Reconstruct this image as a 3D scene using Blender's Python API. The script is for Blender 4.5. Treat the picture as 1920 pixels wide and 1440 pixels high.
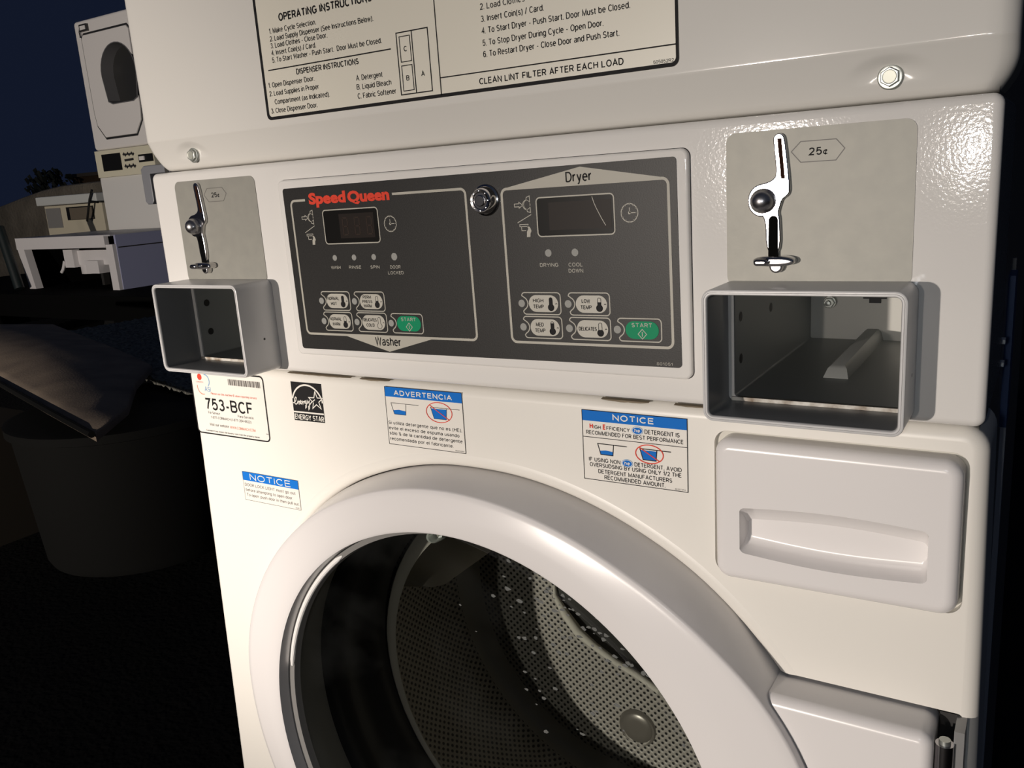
import bpy, bmesh, math, random
from mathutils import Matrix, Vector
random.seed(7)
for o in list(bpy.data.objects): bpy.data.objects.remove(o)
S = bpy.context.scene
COL = S.collection
PI = math.pi
Z0 = 0.95          # height of the seam between control housing and washer front above the pavement

# ------------------------------------------------------------------ camera
cd = bpy.data.cameras.new('camera')
cd.sensor_width = 36.0
cd.lens = 1621.742 / 1920 * 36.0
cd.clip_start = 0.02; cd.clip_end = 300
cam = bpy.data.objects.new('camera', cd); COL.objects.link(cam)
cam.matrix_world = (Matrix.Translation((0.369065, -0.518997, 0.151338 + Z0)) @
                    (Matrix.Rotation(0.570395, 4, 'Z') @ Matrix.Rotation(1.337417, 4, 'X') @ Matrix.Rotation(-0.069262, 4, 'Z')))
S.camera = cam

# ------------------------------------------------------------------ exposure
S.view_settings.view_transform = 'Standard'
S.view_settings.look = 'None'
S.view_settings.exposure = 0.0
S.view_settings.gamma = 1.0
S.view_settings.use_curve_mapping = False

# ------------------------------------------------------------------ sky (dusk: navy overhead, a fill glow added behind the camera)
W = bpy.data.worlds.new('dusk_sky'); S.world = W; W.use_nodes = True
nt = W.node_tree; nt.nodes.clear()
tc = nt.nodes.new('ShaderNodeTexCoord')
dp = nt.nodes.new('ShaderNodeVectorMath'); dp.operation = 'DOT_PRODUCT'
dp.inputs[1].default_value = (0.62, -0.76, 0.18)
mr = nt.nodes.new('ShaderNodeMapRange'); mr.interpolation_type = 'SMOOTHSTEP'
mr.inputs['From Min'].default_value = 0.0; mr.inputs['From Max'].default_value = 1.0
mx = nt.nodes.new('ShaderNodeMix'); mx.data_type = 'RGBA'
mx.inputs['A'].default_value = (0.0058, 0.0088, 0.0205, 1)
mx.inputs['B'].default_value = (0.020, 0.026, 0.040, 1)
bg = nt.nodes.new('ShaderNodeBackground'); wo = nt.nodes.new('ShaderNodeOutputWorld')
nt.links.new(tc.outputs['Generated'], dp.inputs[0]); nt.links.new(dp.outputs['Value'], mr.inputs['Value'])
nt.links.new(mr.outputs['Result'], mx.inputs['Factor']); nt.links.new(mx.outputs['Result'], bg.inputs['Color'])
nt.links.new(bg.outputs['Background'], wo.inputs['Surface'])

# ------------------------------------------------------------------ headlights of a vehicle parked in front (outside the frame), plus an added background fill
def spot(name, loc, aim, power, angle, blend, col, size=0.07):
    l = bpy.data.lights.new(name, 'SPOT'); l.energy = power; l.color = col
    l.spot_size = math.radians(angle); l.spot_blend = blend; l.shadow_soft_size = size
    o = bpy.data.objects.new(name, l); COL.objects.link(o); o.location = loc
    o.rotation_euler = (Vector(aim) - Vector(loc)).to_track_quat('-Z', 'Y').to_euler()
    return o
WARM = (1.0, 0.90, 0.81)
spot('headlight_flood', (-1.85, -7.6, Z0 + 0.13), (-2.4, 0, Z0), 790, 140, 0.2, WARM)
fl_ = bpy.data.lights.new('phone_torch', 'POINT'); fl_.energy = 1.0; fl_.color = (0.93, 0.97, 1.0); fl_.shadow_soft_size = 0.006
fo_ = bpy.data.objects.new('phone_torch', fl_); COL.objects.link(fo_); fo_.location = (0.352, -0.528, Z0 + 0.149)
spot('headlight_beam', (-1.85, -7.6, Z0 + 0.13), (0.0, 0, Z0 - 0.46), 1020, 12.0, 1.0, WARM)
spot('headlight_core', (-1.85, -7.6, Z0 + 0.13), (-0.37, 0, Z0 - 0.19), 1150, 4.4, 1.0, WARM)
spot('headlight_spread', (-1.85, -7.6, Z0 + 0.13), (-0.55, 0, Z0 + 0.02), 1250, 8.0, 1.0, WARM)
spot('background_fill', (-1.85, -7.6, Z0 + 0.13), (-6.2, 4.0, Z0 - 0.1), 1300, 42, 1.0, WARM)  # extra spot added to brighten the background, set at the left headlight
spot('headlight_right', (-0.20, -7.6, Z0 + 0.13), (-0.2, 0, Z0), 205, 120, 0.6, WARM)

# ------------------------------------------------------------------ materials
MATS = {}
def mat(name, col, rough=0.5, metal=0.0, spec=0.5, bump=None, noise=None, emit=None):
    if name in MATS: return MATS[name]
    m = bpy.data.materials.new(name); m.use_nodes = True; MATS[name] = m
    n = m.node_tree.nodes; b = n['Principled BSDF']; L = m.node_tree.links
    b.inputs['Base Color'].default_value = (*col, 1); b.inputs['Roughness'].default_value = rough
    b.inputs['Metallic'].default_value = metal; b.inputs['Specular IOR Level'].default_value = spec
    co = None
    if bump or noise:
        co = n.new('ShaderNodeTexCoord')
    if noise:     # (scale, amount, colour2)
        t = n.new('ShaderNodeTexNoise'); t.inputs['Scale'].default_value = noise[0]; t.inputs['Detail'].default_value = 6
        r = n.new('ShaderNodeMapRange'); r.inputs['From Min'].default_value = 0.35; r.inputs['From Max'].default_value = 0.7
        r.inputs['To Max'].default_value = noise[1]
        x = n.new('ShaderNodeMix'); x.data_type = 'RGBA'
        x.inputs['A'].default_value = (*col, 1); x.inputs['B'].default_value = (*noise[2], 1)
        L.new(co.outputs['Object'], t.inputs['Vector']); L.new(t.outputs['Fac'], r.inputs['Value'])
        L.new(r.outputs['Result'], x.inputs['Factor']); L.new(x.outputs['Result'], b.inputs['Base Color'])
    if bump:      # (scale, strength, distance)
        t = n.new('ShaderNodeTexNoise'); t.inputs['Scale'].default_value = bump[0]; t.inputs['Detail'].default_value = 1.5
        p = n.new('ShaderNodeBump'); p.inputs['Strength'].default_value = bump[1]; p.inputs['Distance'].default_value = bump[2]
        L.new(co.outputs['Object'], t.inputs['Vector']); L.new(t.outputs['Fac'], p.inputs['Height'])
        L.new(p.outputs['Normal'], b.inputs['Normal'])
    return m
ENAMEL = mat('white_enamel', (0.78, 0.76, 0.73), 0.065, bump=(520, 0.085, 0.0006))
ENAMEL2 = mat('washer_enamel', (0.79, 0.765, 0.71), 0.36)
DRYERW = mat('dryer_enamel', (0.77, 0.75, 0.705), 0.12, bump=(120, 0.02, 0.001))
PLASTIC = mat('white_plastic', (0.80, 0.775, 0.765), 0.24)
BOXP = mat('coin_box_enamel', (0.62, 0.615, 0.61), 0.28, bump=(300, 0.06, 0.0008))
SLIN = mat('sleeve_inner_grey', (0.20, 0.205, 0.21), 0.35)  # darker grey for the inner walls of the coin box sleeve
VAULT = mat('vault_steel', (0.33, 0.34, 0.33), 0.45, 0.3)
VAULTB = mat('zinc_back_plate', (0.62, 0.61, 0.56), 0.5)
SILL = mat('chipped_sill', (0.66, 0.64, 0.58), 0.5, noise=(120, 1.0, (0.16, 0.10, 0.05)))
BRUSH = mat('brushed_plate', (0.285, 0.28, 0.25), 0.5, 0.25, noise=(90, 0.5, (0.34, 0.33, 0.29)), bump=(700, 0.05, 0.0006))
CHROME = mat('chrome', (0.74, 0.72, 0.72), 0.14, 1.0)
DCHROME = mat('dull_chrome', (0.42, 0.41, 0.42), 0.22, 1.0)
ZINC = mat('zinc', (0.46, 0.48, 0.45), 0.38, 0.85)
BLACK = mat('black', (0.006, 0.006, 0.006), 0.5)
GAP = mat('dark_gap', (0.02, 0.019, 0.018), 0.7)
MEMB = mat('charcoal_membrane', (0.014, 0.0136, 0.013), 0.42, spec=0.3, noise=(900, 0.6, (0.028, 0.0265, 0.025)), bump=(1100, 0.10, 0.0003))
INK = mat('silver_ink', (0.44, 0.42, 0.36), 0.5)
LED = mat('indicator_lens', (0.30, 0.30, 0.28), 0.6)
RED = mat('red_ink', (0.74, 0.065, 0.035), 0.6, spec=0.15)
GREEN = mat('green_ink', (0.002, 0.26, 0.115), 0.5, spec=0.15)
KEY = mat('pale_key', (0.47, 0.45, 0.39), 0.45)
DINK = mat('dark_ink', (0.013, 0.0125, 0.0135), 0.6, spec=0.15)
GINK = mat('grey_ink', (0.13, 0.12, 0.11), 0.5)
PANE = mat('display_window', (0.008, 0.0075, 0.007), 0.3, spec=0.15)
SEG = mat('dark_segment', (0.034, 0.023, 0.018), 0.4, spec=0.15)
SEGP = mat('dark_segment_panel', (0.017, 0.0125, 0.0105), 0.4, spec=0.15)
PAPER = mat('cream_sticker', (0.80, 0.765, 0.66), 0.35)
WPAPER = mat('white_sticker', (0.78, 0.75, 0.69), 0.45)
BLUE = mat('blue_ink', (0.004, 0.155, 0.58), 0.6, spec=0.15)
REDL = mat('pink_red_ink', (0.75, 0.20, 0.13), 0.5)
ORANGE = mat('orange_ink', (0.78, 0.30, 0.20), 0.5)
LBLUE = mat('pale_blue_ink', (0.18, 0.36, 0.58), 0.5)
RUBBER = mat('black_rubber', (0.010, 0.010, 0.010), 0.35)
GREYP = mat('grey_plastic', (0.24, 0.235, 0.225), 0.4)
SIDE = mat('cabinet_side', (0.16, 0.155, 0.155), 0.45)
SIDESKY = mat('sky_tint_side', (0.05, 0.09, 0.22), 0.5)

def drum_material():
    m = bpy.data.materials.new('perforated_steel'); m.use_nodes = True
    n = m.node_tree.nodes; L = m.node_tree.links; b = n['Principled BSDF']
    uv = n.new('ShaderNodeUVMap'); uv.uv_map = 'UVMap'
    def grid(off):
        a = n.new('ShaderNodeVectorMath'); a.operation = 'MULTIPLY_ADD'
        a.inputs[1].default_value = (1 / 0.0088, 1 / 0.0088 / 1.0, 0); a.inputs[2].default_value = (off, off, 0)
        L.new(uv.outputs['UV'], a.inputs[0])
        f = n.new('ShaderNodeVectorMath'); f.operation = 'FRACTION'; L.new(a.outputs['Vector'], f.inputs[0])
        s = n.new('ShaderNodeVectorMath'); s.operation = 'SUBTRACT'; s.inputs[1].default_value = (0.5, 0.5, 0); L.new(f.outputs['Vector'], s.inputs[0])
        l = n.new('ShaderNodeVectorMath'); l.operation = 'LENGTH'; L.new(s.outputs['Vector'], l.inputs[0])
        return l.outputs['Value']
    mn = n.new('ShaderNodeMath'); mn.operation = 'MINIMUM'; L.new(grid(0.0), mn.inputs[0]); L.new(grid(0.5), mn.inputs[1])
    r = n.new('ShaderNodeMapRange'); r.inputs['From Min'].default_value = 0.15; r.inputs['From Max'].default_value = 0.25
    L.new(mn.outputs['Value'], r.inputs['Value'])
    x = n.new('ShaderNodeMix'); x.data_type = 'RGBA'
    x.inputs['A'].default_value = (0.012, 0.011, 0.010, 1); x.inputs['B'].default_value = (0.40, 0.37, 0.32, 1)
    L.new(r.outputs['Result'], x.inputs['Factor']); L.new(x.outputs['Result'], b.inputs['Base Color'])
    b.inputs['Metallic'].default_value = 0.12; b.inputs['Roughness'].default_value = 0.34
    p = n.new('ShaderNodeBump'); p.inputs['Strength'].default_value = 0.3; p.inputs['Distance'].default_value = 0.0012
    r2 = n.new('ShaderNodeMapRange'); r2.inputs['From Min'].default_value = 0.12; r2.inputs['From Max'].default_value = 0.45
    L.new(mn.outputs['Value'], r2.inputs['Value']); L.new(r2.outputs['Result'], p.inputs['Height']); L.new(p.outputs['Normal'], b.inputs['Normal'])
    return m
PERF = drum_material()
STEEL = mat('plain_steel', (0.46, 0.43, 0.37), 0.4, 0.15)

def glass_material():
    m = bpy.data.materials.new('door_glass'); m.use_nodes = True
    n = m.node_tree.nodes; L = m.node_tree.links; n.clear()
    out = n.new('ShaderNodeOutputMaterial'); tr = n.new('ShaderNodeBsdfTransparent'); tr.inputs['Color'].default_value = (0.75, 0.78, 0.77, 1)
    gl = n.new('ShaderNodeBsdfGlossy'); gl.inputs['Roughness'].default_value = 0.03
    fr = n.new('ShaderNodeFresnel'); fr.inputs['IOR'].default_value = 1.45
    mx = n.new('ShaderNodeMixShader'); L.new(fr.outputs['Fac'], mx.inputs['Fac']); L.new(tr.outputs['BSDF'], mx.inputs[1]); L.new(gl.outputs['BSDF'], mx.inputs[2])
    # dried detergent film on the pane
    co = n.new('ShaderNodeTexCoord'); t = n.new('ShaderNodeTexNoise'); t.inputs['Scale'].default_value = 9; t.inputs['Detail'].default_value = 7
    r = n.new('ShaderNodeMapRange'); r.inputs['From Min'].default_value = 0.5; r.inputs['From Max'].default_value = 0.9; r.inputs['To Max'].default_value = 0.028
    df = n.new('ShaderNodeBsdfDiffuse'); df.inputs['Color'].default_value = (0.55, 0.58, 0.57, 1)
    m2 = n.new('ShaderNodeMixShader'); L.new(co.outputs['Object'], t.inputs['Vector']); L.new(t.outputs['Fac'], r.inputs['Value'])
    L.new(r.outputs['Result'], m2.inputs['Fac']); L.new(mx.outputs['Shader'], m2.inputs[1]); L.new(df.outputs['BSDF'], m2.inputs[2])
    L.new(m2.outputs['Shader'], out.inputs['Surface'])
    return m
GLASS = glass_material()
FLAKE = mat('dried_soap', (0.11, 0.115, 0.11), 0.7)

# ------------------------------------------------------------------ mesh helpers (millimetres in machine coordinates: z = 0 at the seam)
def mm(x, y, z): return (x / 1000.0, y / 1000.0, z / 1000.0 + Z0)
def rrect(x0, z0, x1, z1, r, n=6):
    pts = []
    for cx, cz, a0 in ((x1 - r, z0 + r, -90), (x1 - r, z1 - r, 0), (x0 + r, z1 - r, 90), (x0 + r, z0 + r, 180)):
        for k in range(n + 1):
            a = math.radians(a0 + 90 * k / n); pts.append((cx + r * math.cos(a), cz + r * math.sin(a)))
    return pts
def circle(cx, cz, r, n=32, rz=None): return [(cx + r * math.cos(2 * PI * k / n), cz + (rz or r) * math.sin(2 * PI * k / n)) for k in range(n)]
def offset(pts, d):
    n = len(pts); out = []
    for i in range(n):
        a, b, c = pts[i - 1], pts[i], pts[(i + 1) % n]
        e1 = Vector((b[0] - a[0], b[1] - a[1])); e2 = Vector((c[0] - b[0], c[1] - b[1]))
        if e1.length < 1e-9 or e2.length < 1e-9: out.append(b); continue
        n1 = Vector((-e1.y, e1.x)).normalized(); n2 = Vector((-e2.y, e2.x)).normalized()
        m = n1 + n2
        if m.length < 1e-6: out.append(b); continue
        m.normalize(); s = d / max(0.45, m.dot(n1)); out.append((b[0] + m.x * s, b[1] + m.y * s))
    return out
class MB:
    def __init__(s, xf=mm): s.v = []; s.f = []; s.m = []; s.mats = []; s.xf = xf; s.wn = False
    def mi(s, m):
        if m not in s.mats: s.mats.append(m)
        return s.mats.index(m)
    def vert(s, p): s.v.append(s.xf(*p)); return len(s.v) - 1
    def face(s, ids, m): s.f.append(ids); s.m.append(s.mi(m))
    def loft(s, loops, m, cap0=False, cap1=False, closed=True, mats=None):
        ids = [[s.vert(p) for p in l] for l in loops]; n = len(loops[0])
        for k in range(len(ids) - 1):
            mk = mats[k] if mats else m
            for i in range(n if closed else n - 1):
                j = (i + 1) % n; s.face([ids[k][i], ids[k][j], ids[k + 1][j], ids[k + 1][i]], mk)
        if cap0: s.face(ids[0][::-1], mats[0] if mats else m)
        if cap1: s.face(ids[-1], mats[-1] if mats else m)
    def poly(s, pts, y, m): s.face([s.vert((x, y, z)) for x, z in pts], m)
    def prism(s, pts, y0, y1, m, bev=0, seg=3, mf=None):      # y0 = front
        loops = [[(x, y1, z) for x, z in pts]]; s.wn = s.wn or bool(bev)
        if bev:
            for k in range(seg + 1):
                a = PI / 2 * k / seg; q = offset(pts, bev * (1 - math.cos(a))); loops.append([(x, y0 + bev - bev * math.sin(a), z) for x, z in q])
        else: loops.append([(x, y0, z) for x, z in pts])
        s.loft(loops, m, cap0=True, cap1=False)
        s.face([s.vert(p) for p in loops[-1]], mf or m)
    def ring(s, a, b, y, m): s.loft([[(x, y, z) for x, z in a], [(x, y, z) for x, z in b]], m)
    def stroke(s, pts, w, y, m, closed=False):
        n = len(pts); L = []; R = []
        for i in range(n):
            a = pts[i - 1] if (i > 0 or closed) else pts[i]; c = pts[(i + 1) % n] if (i < n - 1 or closed) else pts[i]; b = pts[i]
            e1 = Vector((b[0] - a[0], b[1] - a[1])); e2 = Vector((c[0] - b[0], c[1] - b[1]))
            if e1.length < 1e-9: e1 = e2
            if e2.length < 1e-9: e2 = e1
            n1 = Vector((-e1.y, e1.x)).normalized(); n2 = Vector((-e2.y, e2.x)).normalized(); t = n1 + n2
            if t.length < 1e-6: t = n1
            t.normalize(); d = w / 2 / max(0.4, t.dot(n1)); L.append((b[0] + t.x * d, b[1] + t.y * d)); R.append((b[0] - t.x * d, b[1] - t.y * d))
        s.loft([[(x, y, z) for x, z in L], [(x, y, z) for x, z in R]], m, closed=closed)
    def box(s, x0, x1, y0, y1, z0, z1, m):
        s.loft([[(x0, y0, z0), (x1, y0, z0), (x1, y1, z0), (x0, y1, z0)], [(x0, y0, z1), (x1, y0, z1), (x1, y1, z1), (x0, y1, z1)]], m, True, True)
    def tube(s, pts, r, m, n=10, caps=True):
        loops = []; up = Vector((0.13, 0.2, 1)).normalized()
        for i, p in enumerate(pts):
            a = Vector(pts[max(0, i - 1)]); c = Vector(pts[min(len(pts) - 1, i + 1)]); t = (c - a).normalized()
            u = t.cross(up).normalized(); v = t.cross(u); rr = r[i] if isinstance(r, (list, tuple)) else r
            loops.append([tuple(Vector(p) + u * rr * math.cos(2 * PI * k / n) + v * rr * math.sin(2 * PI * k / n)) for k in range(n)])
        s.loft(loops, m, caps, caps)
    def revolve_y(s, cx, cz, prof, m, n=32, cap=True, mats=None):      # prof: (r, y) front last
        s.loft([[(cx + r * math.cos(2 * PI * k / n), y, cz + r * math.sin(2 * PI * k / n)) for k in range(n)] for r, y in prof], m, False, cap, mats=mats)
    def text(s, t, x, z, cap, m, y, w=None, bold=0.0, align='L'):
        wgt = 0.122 + bold * 3.0; st, tw = layout(t, wgt); lw = cap * wgt
        sx = ((w - lw) / tw) if w else cap; sx = max(sx, 0.01); full = tw * sx + lw
        x0 = x - (full / 2 if align == 'C' else full if align == 'R' else 0) + lw / 2
        for q in st: s.stroke([(x0 + px * sx, z + lw / 2 + pz * (cap - lw) if pz >= 0 else z + lw / 2 + pz * cap) for px, pz in q], lw, y, m)
    def block(s, t, x, z, cap, m, y, w, bold):      # heavy display lettering
        v, f = raw_text(t, bold); xs = [p[0] for p in v]; sx = w / (max(xs) - min(xs)); sc = cap / CAPH
        b = [s.vert((x + (vx - min(xs)) * sx, y, z + vz * sc)) for vx, vz in v]
        for q in f: s.face([b[i] for i in q], m)
    def build(s, name, parent=None, smooth=35):
        me = bpy.data.meshes.new(name); me.from_pydata(s.v, [], s.f)
        for m in s.mats: me.materials.append(m)
        me.polygons.foreach_set('material_index', s.m); me.update()
        if smooth: me.shade_smooth(); me.set_sharp_from_angle(angle=math.radians(smooth))
        o = bpy.data.objects.new(name, me); COL.objects.link(o)
        if parent: adopt(o, parent)
        if s.wn and smooth: weighted(o)
        return o

# ------------------------------------------------------------------ lettering: a plain grotesque alphabet drawn as strokes (unit = cap height)
def raw_text(t, bold):
    c = bpy.data.curves.new('t', 'FONT'); c.body = t; c.resolution_u = 3; c.offset = bold
    o = bpy.data.objects.new('t', c); me = bpy.data.meshes.new_from_object(o)
    v = [(p.co.x, p.co.y) for p in me.vertices]; f = [list(p.vertices) for p in me.polygons]
    bpy.data.objects.remove(o); bpy.data.curves.remove(c); bpy.data.meshes.remove(me)
    return v, f
CAPH = max(z for x, z in raw_text('H', 0)[0])
def ar(cx, cz, rx, rz, a0, a1, n=10): return [(cx + rx * math.cos(math.radians(a0 + (a1 - a0) * k / n)), cz + rz * math.sin(math.radians(a0 + (a1 - a0) * k / n))) for k in range(n + 1)]
def el(cx, cz, rx, rz, n=20): return ar(cx, cz, rx, rz, 90, 450, n)
_B = el(.26, .36, .26, .36)
_P = [(0, 0), (0, 1), (.34, 1)] + ar(.34, .735, .25, .265, 90, -90) + [(0, .47)]
_O = el(.37, .5, .37, .5, 24)
GLY = {
 'A': (.70, [[(0, 0), (.35, 1), (.70, 0)], [(.12, .32), (.58, .32)]]), 'B': (.60, [[(0, 0), (0, 1), (.36, 1)] + ar(.36, .765, .22, .235, 90, -90) + [(0, .53)], [(.36, .53)] + ar(.36, .265, .24, .265, 90, -90) + [(0, 0)]]),
 'C': (.66, [ar(.36, .5, .36, .5, 45, 315, 18)]), 'D': (.65, [[(0, 0), (0, 1), (.28, 1)] + ar(.28, .5, .37, .5, 90, -90, 14) + [(-.0, 0)]]), 'E': (.54, [[(.54, 1), (0, 1), (0, 0), (.55, 0)], [(0, .53), (.5, .53)]]),
 'F': (.52, [[(.52, 1), (0, 1), (0, 0)], [(0, .5), (.46, .5)]]), 'G': (.70, [ar(.36, .5, .36, .5, 45, 315, 18) + [(.70, .2), (.70, .46), (.42, .46)]]), 'H': (.62, [[(0, 0), (0, 1)], [(.62, 0), (.62, 1)], [(0, .53), (.62, .53)]]),
 'I': (0, [[(0, 0), (0, 1)]]), 'J': (.46, [[(.46, 1), (.46, .24)] + ar(.23, .24, .23, .24, 0, -180)]), 'K': (.62, [[(0, 0), (0, 1)], [(.58, 1), (0, .38)], [(.2, .6), (.62, 0)]]), 'L': (.50, [[(0, 1), (0, 0), (.5, 0)]]),
 'M': (.76, [[(0, 0), (0, 1), (.38, .05), (.76, 1), (.76, 0)]]), 'N': (.62, [[(0, 0), (0, 1), (.62, 0), (.62, 1)]]), 'O': (.74, [_O]), 'P': (.58, [_P]), 'Q': (.74, [_O, [(.46, .24), (.74, -.04)]]), 'R': (.60, [_P, [(.32, .47), (.60, 0)]]),
 'S': (.58, [ar(.29, .74, .26, .26, 30, 268, 10) + ar(.29, .25, .28, .25, 85, -150, 10)]), 'T': (.60, [[(0, 1), (.6, 1)], [(.3, 1), (.3, 0)]]), 'U': (.62, [[(0, 1), (0, .3)] + ar(.31, .3, .31, .3, 180, 360) + [(.62, 1)]]),
 'V': (.64, [[(0, 1), (.32, 0), (.64, 1)]]), 'W': (.94, [[(0, 1), (.22, 0), (.47, .98), (.72, 0), (.94, 1)]]), 'X': (.62, [[(0, 0), (.62, 1)], [(0, 1), (.62, 0)]]), 'Y': (.64, [[(0, 1), (.32, .42), (.64, 1)], [(.32, .42), (.32, 0)]]), 'Z': (.58, [[(0, 1), (.58, 1), (0, 0), (.58, 0)]]),
 'a': (.48, [ar(.25, .50, .22, .22, 160, 0, 10) + [(.47, .08), (.50, 0)], [(.47, .42), (.22, .40)] + ar(.2, .19, .2, .19, 90, 270) + [(.32, .03), (.47, .2)]]), 'b': (.52, [[(0, 1), (0, 0)], _B]), 'c': (.47, [ar(.26, .36, .26, .36, 45, 315, 14)]), 'd': (.52, [[(.52, 1), (.52, 0)], _B]),
 'e': (.52, [[(0, .39), (.52, .39)] + ar(.26, .36, .26, .36, 6, 312, 16)]), 'f': (.28, [[(.11, 0), (.11, .84)] + ar(.27, .84, .16, .16, 180, 85, 6), [(0, .70), (.28, .70)]]), 'g': (.52, [_B, [(.52, .72), (.52, -.04)] + ar(.26, -.04, .26, .22, 0, -150)]),
 'h': (.46, [[(0, 1), (0, 0)], [(0, .44)] + ar(.23, .49, .23, .23, 180, 0) + [(.46, 0)]]), 'i': (0, [[(0, 0), (0, .72)], [(0, .90), (0, 1.0)]]), 'j': (.06, [[(.06, .72), (.06, -.16), (0, -.26)], [(.06, .90), (.06, 1.0)]]), 'k': (.46, [[(0, 0), (0, 1)], [(.43, .72), (0, .28)], [(.16, .44), (.46, 0)]]),
 'l': (0, [[(0, 0), (0, 1)]]), 'm': (.76, [[(0, 0), (0, .72)], [(0, .46)] + ar(.19, .52, .19, .20, 180, 0) + [(.38, 0)], [(.38, .46)] + ar(.57, .52, .19, .20, 180, 0) + [(.76, 0)]]), 'n': (.46, [[(0, 0), (0, .72)], [(0, .44)] + ar(.23, .49, .23, .23, 180, 0) + [(.46, 0)]]),
 'o': (.52, [_B]), 'p': (.52, [[(0, .72), (0, -.28)], _B]), 'q': (.52, [[(.52, .72), (.52, -.28)], _B]), 'r': (.27, [[(0, 0), (0, .72)], [(0, .42)] + ar(.27, .42, .27, .28, 180, 88, 6)]), 's': (.44, [ar(.22, .535, .19, .185, 25, 268, 9) + ar(.22, .18, .21, .18, 85, -150, 9)]),
 't': (.27, [[(.11, .93), (.11, .15)] + ar(.25, .15, .14, .15, 180, 280, 5), [(0, .72), (.27, .72)]]), 'u': (.46, [[(0, .72), (0, .23)] + ar(.23, .23, .23, .23, 180, 360) + [(.46, .72)], [(.46, .3), (.46, 0)]]), 'v': (.48, [[(0, .72), (.24, 0), (.48, .72)]]),
 'w': (.72, [[(0, .72), (.17, 0), (.36, .70), (.55, 0), (.72, .72)]]), 'x': (.46, [[(0, 0), (.46, .72)], [(0, .72), (.46, 0)]]), 'y': (.48, [[(0, .72), (.25, .02)], [(.48, .72), (.2, -.2), (.05, -.27)]]), 'z': (.42, [[(0, .72), (.42, .72), (0, 0), (.42, 0)]]),
 '0': (.50, [el(.25, .5, .25, .5)]), '1': (.24, [[(0, .76), (.22, .98), (.22, 0)]]), '2': (.52, [ar(.26, .72, .25, .28, 165, -30, 10) + [(.02, .0), (.52, 0)]]), '3': (.52, [ar(.25, .76, .22, .24, 155, -90, 9), ar(.25, .27, .26, .27, 90, -155, 10)]), '4': (.54, [[(.40, 0), (.40, 1), (0, .3), (.54, .3)]]),
 '5': (.52, [[(.47, 1), (.09, 1), (.04, .52)] + ar(.26, .33, .26, .33, 125, -150, 12)]), '6': (.52, [el(.26, .32, .26, .32), [(.01, .34)] + ar(.28, .5, .27, .5, 180, 40, 10)]), '7': (.50, [[(0, 1), (.5, 1), (.3, .55), (.17, 0)]]), '8': (.52, [el(.26, .76, .22, .24), el(.26, .27, .26, .27)]), '9': (.52, [el(.26, .68, .26, .32), ar(.24, .5, .27, .5, 0, -140, 10)]),
 '.': (.03, [[(0, -.05), (0, .06)]]), ',': (.04, [[(.04, .06), (.03, -.06), (0, -.16)]]), '-': (.28, [[(0, .36), (.28, .36)]]), '(': (.18, [ar(.30, .38, .30, .62, 115, 245, 10)]), ')': (.18, [ar(-.12, .38, .30, .62, 65, -65, 10)]), '/': (.3, [[(0, -.05), (.3, 1.05)]]), ':': (.02, [[(0, -.01), (0, .05)], [(0, .62), (0, .68)]]), ' ': (.16, []),
 '¢': (.44, [ar(.24, .36, .24, .34, 45, 315, 14), [(.2, -.1), (.3, .84)]]), 'ó': (.52, [_B, [(.22, .86), (.36, 1.04)]]), '½': (.62, [[(0, .9), (.1, 1), (.1, .5)], [(.08, 0), (.5, 1)], ar(.48, .36, .12, .12, 165, -30, 6) + [(.36, .02), (.62, .02)]]),
}
def layout(t, wgt):
    x = 0; out = []
    for c in t:
        w, st = GLY[c]; out += [[(x + px, pz) for px, pz in q] for q in st]; x += w + 0.115 + wgt
    return out, max(0.05, x - 0.115 - wgt)
def adopt(o, parent):
    o.parent = parent
    if parent.type == 'EMPTY': o.matrix_parent_inverse = Matrix.Translation(-parent.location) if not any(parent.rotation_euler) else parent.matrix_basis.inverted()
def thing(name, label, cat, loc, group=None):
    o = bpy.data.objects.new(name, None); o.empty_display_size = 0.05; COL.objects.link(o); o.location = loc
    o['label'] = label; o['category'] = cat
    if group: o['group'] = group
    return o
def tag(o, label, cat, group=None):
    o['label'] = label; o['category'] = cat
    if group: o['group'] = group
    return o
def struct(o): o['kind'] = 'structure'; return o
def lab(o, l): o['label'] = l; return o
def weighted(o):      # flat faces stay flat, only the rounded edges are shaded round
    md = o.modifiers.new('weighted_normals', 'WEIGHTED_NORMAL'); md.weight = 100; md.keep_sharp = True
def boolean(o, cutters):
    o.modifiers.clear()
    for c in cutters:
        md = o.modifiers.new('cut', 'BOOLEAN'); md.operation = 'DIFFERENCE'; md.object = c; md.solver = 'EXACT'
    bpy.context.view_layer.update()
    dg = bpy.context.evaluated_depsgraph_get()
    me = bpy.data.meshes.new_from_object(o.evaluated_get(dg)); old = o.data
    o.modifiers.clear(); o.data = me; me.name = o.name; weighted(o)
    me.shade_smooth(); me.set_sharp_from_angle(angle=math.radians(30))
    bpy.data.meshes.remove(old)
    for c in cutters:
        d = c.data; bpy.data.objects.remove(c); bpy.data.meshes.remove(d)
def clean(o):     # consistent outward normals
    bm = bmesh.new(); bm.from_mesh(o.data); bmesh.ops.remove_doubles(bm, verts=bm.verts, dist=1e-6)
    bmesh.ops.recalc_face_normals(bm, faces=bm.faces); bm.to_mesh(o.data); bm.free(); return o

# ================================================================== pavement
m = MB(lambda x, y, z: (x, y, z))
m.poly([(-60, -40), (40, -40), (40, 60), (-60, 60)], 0, mat('asphalt', (0.006, 0.006, 0.006), 0.9, spec=0.15, noise=(14, 0.6, (0.012, 0.011, 0.009)), bump=(60, 0.3, 0.01)))
m.v = [(x, z, 0.0) for x, y, z in m.v]
struct(m.build('pavement', smooth=0))

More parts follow.
